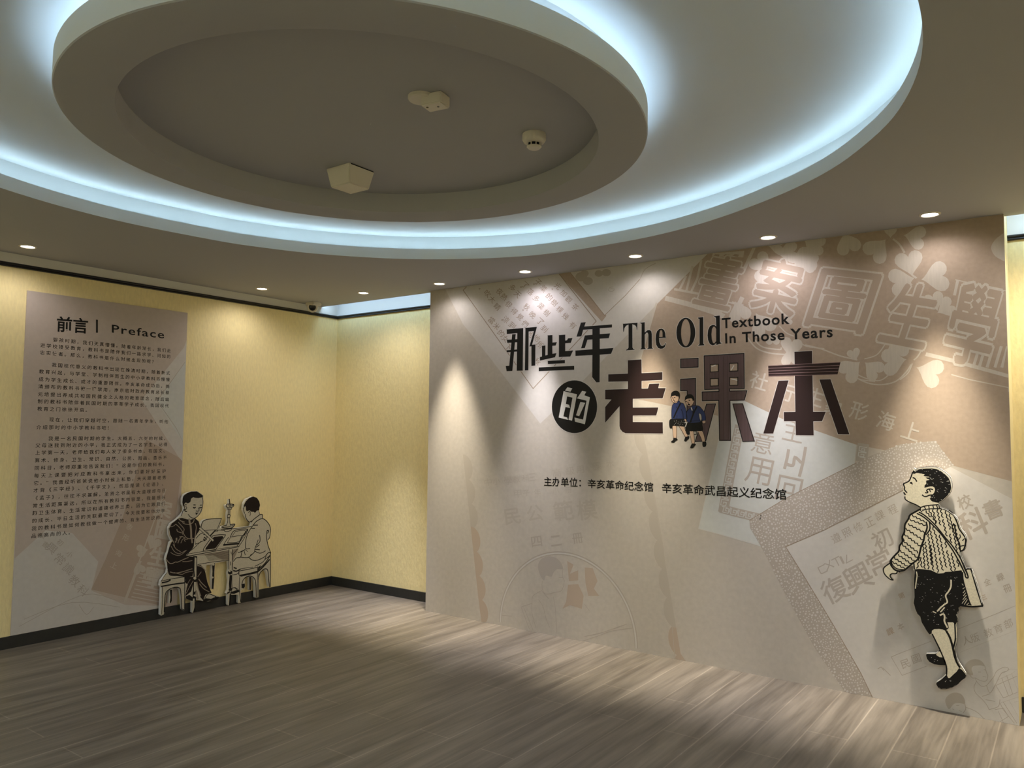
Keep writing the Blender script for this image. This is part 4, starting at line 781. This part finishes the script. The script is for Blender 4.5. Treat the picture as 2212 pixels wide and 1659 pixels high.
# body text, set in paragraphs
L0 = [(225, 335, 1), (182, 359, 0), (180, 389, 0), (220, 440, 1), (175, 468, 0), (172, 500, 0), (170, 530, 0), (168, 562, 0), (168, 592, 0), (167, 623, 0), (207, 668, 1), (163, 700, 0), (203, 747, 1), (160, 776, 0), (158, 806, 0), (155, 838, 0), (153, 870, 0), (152, 902, 0), (151, 933, 0), (150, 963, 0), (150, 995, 0), (146, 1027, 0), (143, 1058, 0), (141, 1090, 0), (140, 1122, 0), (138, 1153, 0)]
TX = '婴孩时期，我们天真懵懂。随着年龄渐长，我们走|进学校接受教育，教科书是陪伴我们一路求学、问知的|忠实使者。那么，教科书是什么时候出现的呢？|我国现代意义的教科书出现在晚清时期，随着新式|教育兴起，与学堂、学制相伴而生的中小学教科书慢慢|成为学生成长、成才的重要陪伴。辛亥革命成功后，晚|清颁布的教科书被一律禁用，南京临时政府教育总长蔡|元培提出养成共和国民健全之人格的教育理念，随后编|制的教科书陪伴着民国时期的莘莘学子成长，我国现代|教育之门徐徐开启。|现在，让我们穿越时空，跟随一名青年学生，听他|介绍那时的中小学教科书吧！|我是一名民国时期的学生。大概五、六岁的时候，|父母送我到附近的小学，我正式成为了一名学生，记得|上学第一天，老师给我们每人发了很多书本，有国文、|算术、修身、卫生、常识、自然、公民、图画、音乐不|同科目，老师郑重地告诉我们：“这是你们的教科书，|每天上课要把对应教科书拿出来，你们要好好爱护|它。”我曾经听爸爸说他小时候上私塾，天天跟着老秀|才背《三字经》、《千字文》，然后是读《论语》、|《孟子》，往往不求甚解，圣贤之书虽有大道理却与日|常生活距离甚远，所以在所有教科书内容里，我最感兴|趣卫生体育、生活常识和道德修养三类，因为它跟我们|的成长、平日生活的关联最密切了，今天我要和你分享|我的教科书是如何教我做一个健康的、有生活常识的、|品德高尚的人。'.split('|')
a = PA(.00034)
zt = [a.uv(T1(f'{x} {y}')[0])[1] for x, y, _ in L0]
yl = a.uv(T1('180 389')[0])[0]-.5*.045; yr = a.uv(T1('715 405')[0])[0]
cw = (yr-yl)/24.0; paras = {0: 'a', 3: 'b', 10: 'c', 12: 'd'}
ps = None
for i, t in enumerate(TX):
    ps = PA(.00034)
    ind = 2 if L0[i][2] else 0; full = i not in (2, 9, 11, 25)
    adv = (yr-yl-ind*cw)/len(t) if full and len(t)+ind > 20 else cw
    hgt = cw*.80
    for k, ch in enumerate(t):
        v, f = raw_text(ch, .006); u0 = yl+ind*cw+k*adv
        ps.add([(u0+q[0]*hgt, zt[i]+(q[1]-.38)*hgt) for q in v], f, 'ink_black', 1)
    ps.build('text_line', panel)

# ------------------------------------------------------------------ devices on the ceiling
def at_z(x, y, z):
    d = pxray(x, y); return CAM+d*((z-CAM.z)/d.z)
# dome camera by the left wall
p = at_z(677, 667, H-.062); p.x = max(.10, p.x)
cam_ = empty('security_camera', (p.x, p.y, H)); tag(cam_, 'white turret security camera with black lens hanging at the corner above the black moulding', 'security camera')
bm = bmesh.new(); box(bm, -.06, .06, -.055, .055, -.035, 0); bmesh.ops.bevel(bm, geom=bm.edges[:], offset=.008, segments=2, affect='EDGES'); obj('mount', bm, 'white_plastic', cam_)
bm = bmesh.new(); lathe(bm, [(.03, 0), (.046, -.02), (.052, -.05), (.049, -.068), (.044, -.0735), (.033, -.0745)], (0, 0), 40)
hd = obj('housing', bm, 'white_plastic', cam_, True)
bm = bmesh.new(); lathe(bm, [(.0005, -.082), (.02, -.081), (.030, -.078), (.034, -.0735)], (0, 0), 40); le = obj('lens_cover', bm, 'black_glass', cam_, True)
dirv = Vector((.70, -.68, -.20)).normalized(); rot = dirv.to_track_quat('-Z', 'Y').to_matrix().to_4x4()
for o in (hd, le): o.matrix_local = Matrix.Translation((-.01, .0, -.045)) @ rot @ Matrix.Translation((0, 0, .035))
# smoke detector
p = at_z(1154, 290, ZRC)
sd = empty('smoke_detector', (p.x, p.y, ZRC)); tag(sd, 'round white smoke detector with dark vents in the recessed ceiling disc', 'smoke detector')
bm = bmesh.new(); lathe(bm, [(.052, .002), (.054, -.004), (.054, -.026), (.047, -.038), (.036, -.044), (.030, -.044)], (0, 0), 48); obj('base', bm, 'white_plastic', sd, True)
bm = bmesh.new(); lathe(bm, [(.030, -.040), (.029, -.060)], (0, 0), 36); obj('sensing_chamber', bm, 'black_glass', sd, True)
bm = bmesh.new(); lathe(bm, [(.033, -.057), (.033, -.060), (.026, -.067), (.0005, -.069)], (0, 0), 36)
for i in range(9):
    t = 2*math.pi*i/9; c, s_ = math.cos(t), math.sin(t)
    b2 = bmesh.new(); box(b2, .029, .034, -.002, .002, -.060, -.042); bmesh.ops.rotate(b2, verts=b2.verts, cent=(0, 0, 0), matrix=Matrix.Rotation(t, 3, 'Z'))
    me_ = bpy.data.meshes.new('tmp'); b2.to_mesh(me_); b2.free(); bm.from_mesh(me_); bpy.data.meshes.remove(me_)
obj('vent_cap', bm, 'white_plastic', sd)
# detector made of a round base and a boxy head
p = at_z(928, 208, ZRC)
bx_ = empty('motion_detector', (p.x, p.y, ZRC)); tag(bx_, 'white boxy detector on a round base near the middle of the ceiling disc', 'detector')
bm = bmesh.new(); lathe(bm, [(.0005, -.016), (.050, -.016), (.054, -.012), (.054, .001)], (-.028, -.018), 40); obj('base', bm, 'white_plastic', bx_, True)
bm = bmesh.new(); box(bm, -.048, .048, -.036, .036, -.050, -.002); bmesh.ops.bevel(bm, geom=bm.edges[:], offset=.005, segments=2, affect='EDGES')
bmesh.ops.rotate(bm, verts=bm.verts, cent=(0, 0, 0), matrix=Matrix.Rotation(math.radians(10), 3, 'Z')); bmesh.ops.translate(bm, verts=bm.verts, vec=(.026, .006, 0)); obj('head', bm, 'white_plastic', bx_)
for dx, dy in ((0, -.012), (.040, .008)):
    bm = bmesh.new(); lathe(bm, [(.0004, -.0512), (.005, -.0512), (.005, -.049)], (dx, dy), 16); obj('screw_hole', bm, 'black_glass', bx_)
# wedge-shaped box
p = at_z(757, 372, ZRC-.01)
wb = empty('sensor_box', (p.x, p.y, ZRC)); tag(wb, 'white wedge-shaped box near the front rim of the recessed ceiling disc', 'sensor box')
bm = bmesh.new()
tp = [(-.088, -.088), (.088, -.088), (.088, .088), (-.088, .088)]; bt = [(-.068, -.070), (.072, -.070), (.072, .066), (-.068, .066)]
v0 = [bm.verts.new((*q, 0)) for q in tp]; v1 = [bm.verts.new((*q, -.098)) for q in bt]
bm.faces.new(v0); bm.faces.new(v1[::-1])
for i in range(4): bm.faces.new((v0[i], v0[(i+1) % 4], v1[(i+1) % 4], v1[i]))
bmesh.ops.recalc_face_normals(bm, faces=bm.faces[:]); bmesh.ops.bevel(bm, geom=bm.edges[:], offset=.004, segments=2, affect='EDGES')
obj('casing', bm, 'white_plastic', wb)
boxobj('gap', (.083, .0885, -.075, .080, -.006, -.002), 'black_glass', wb)
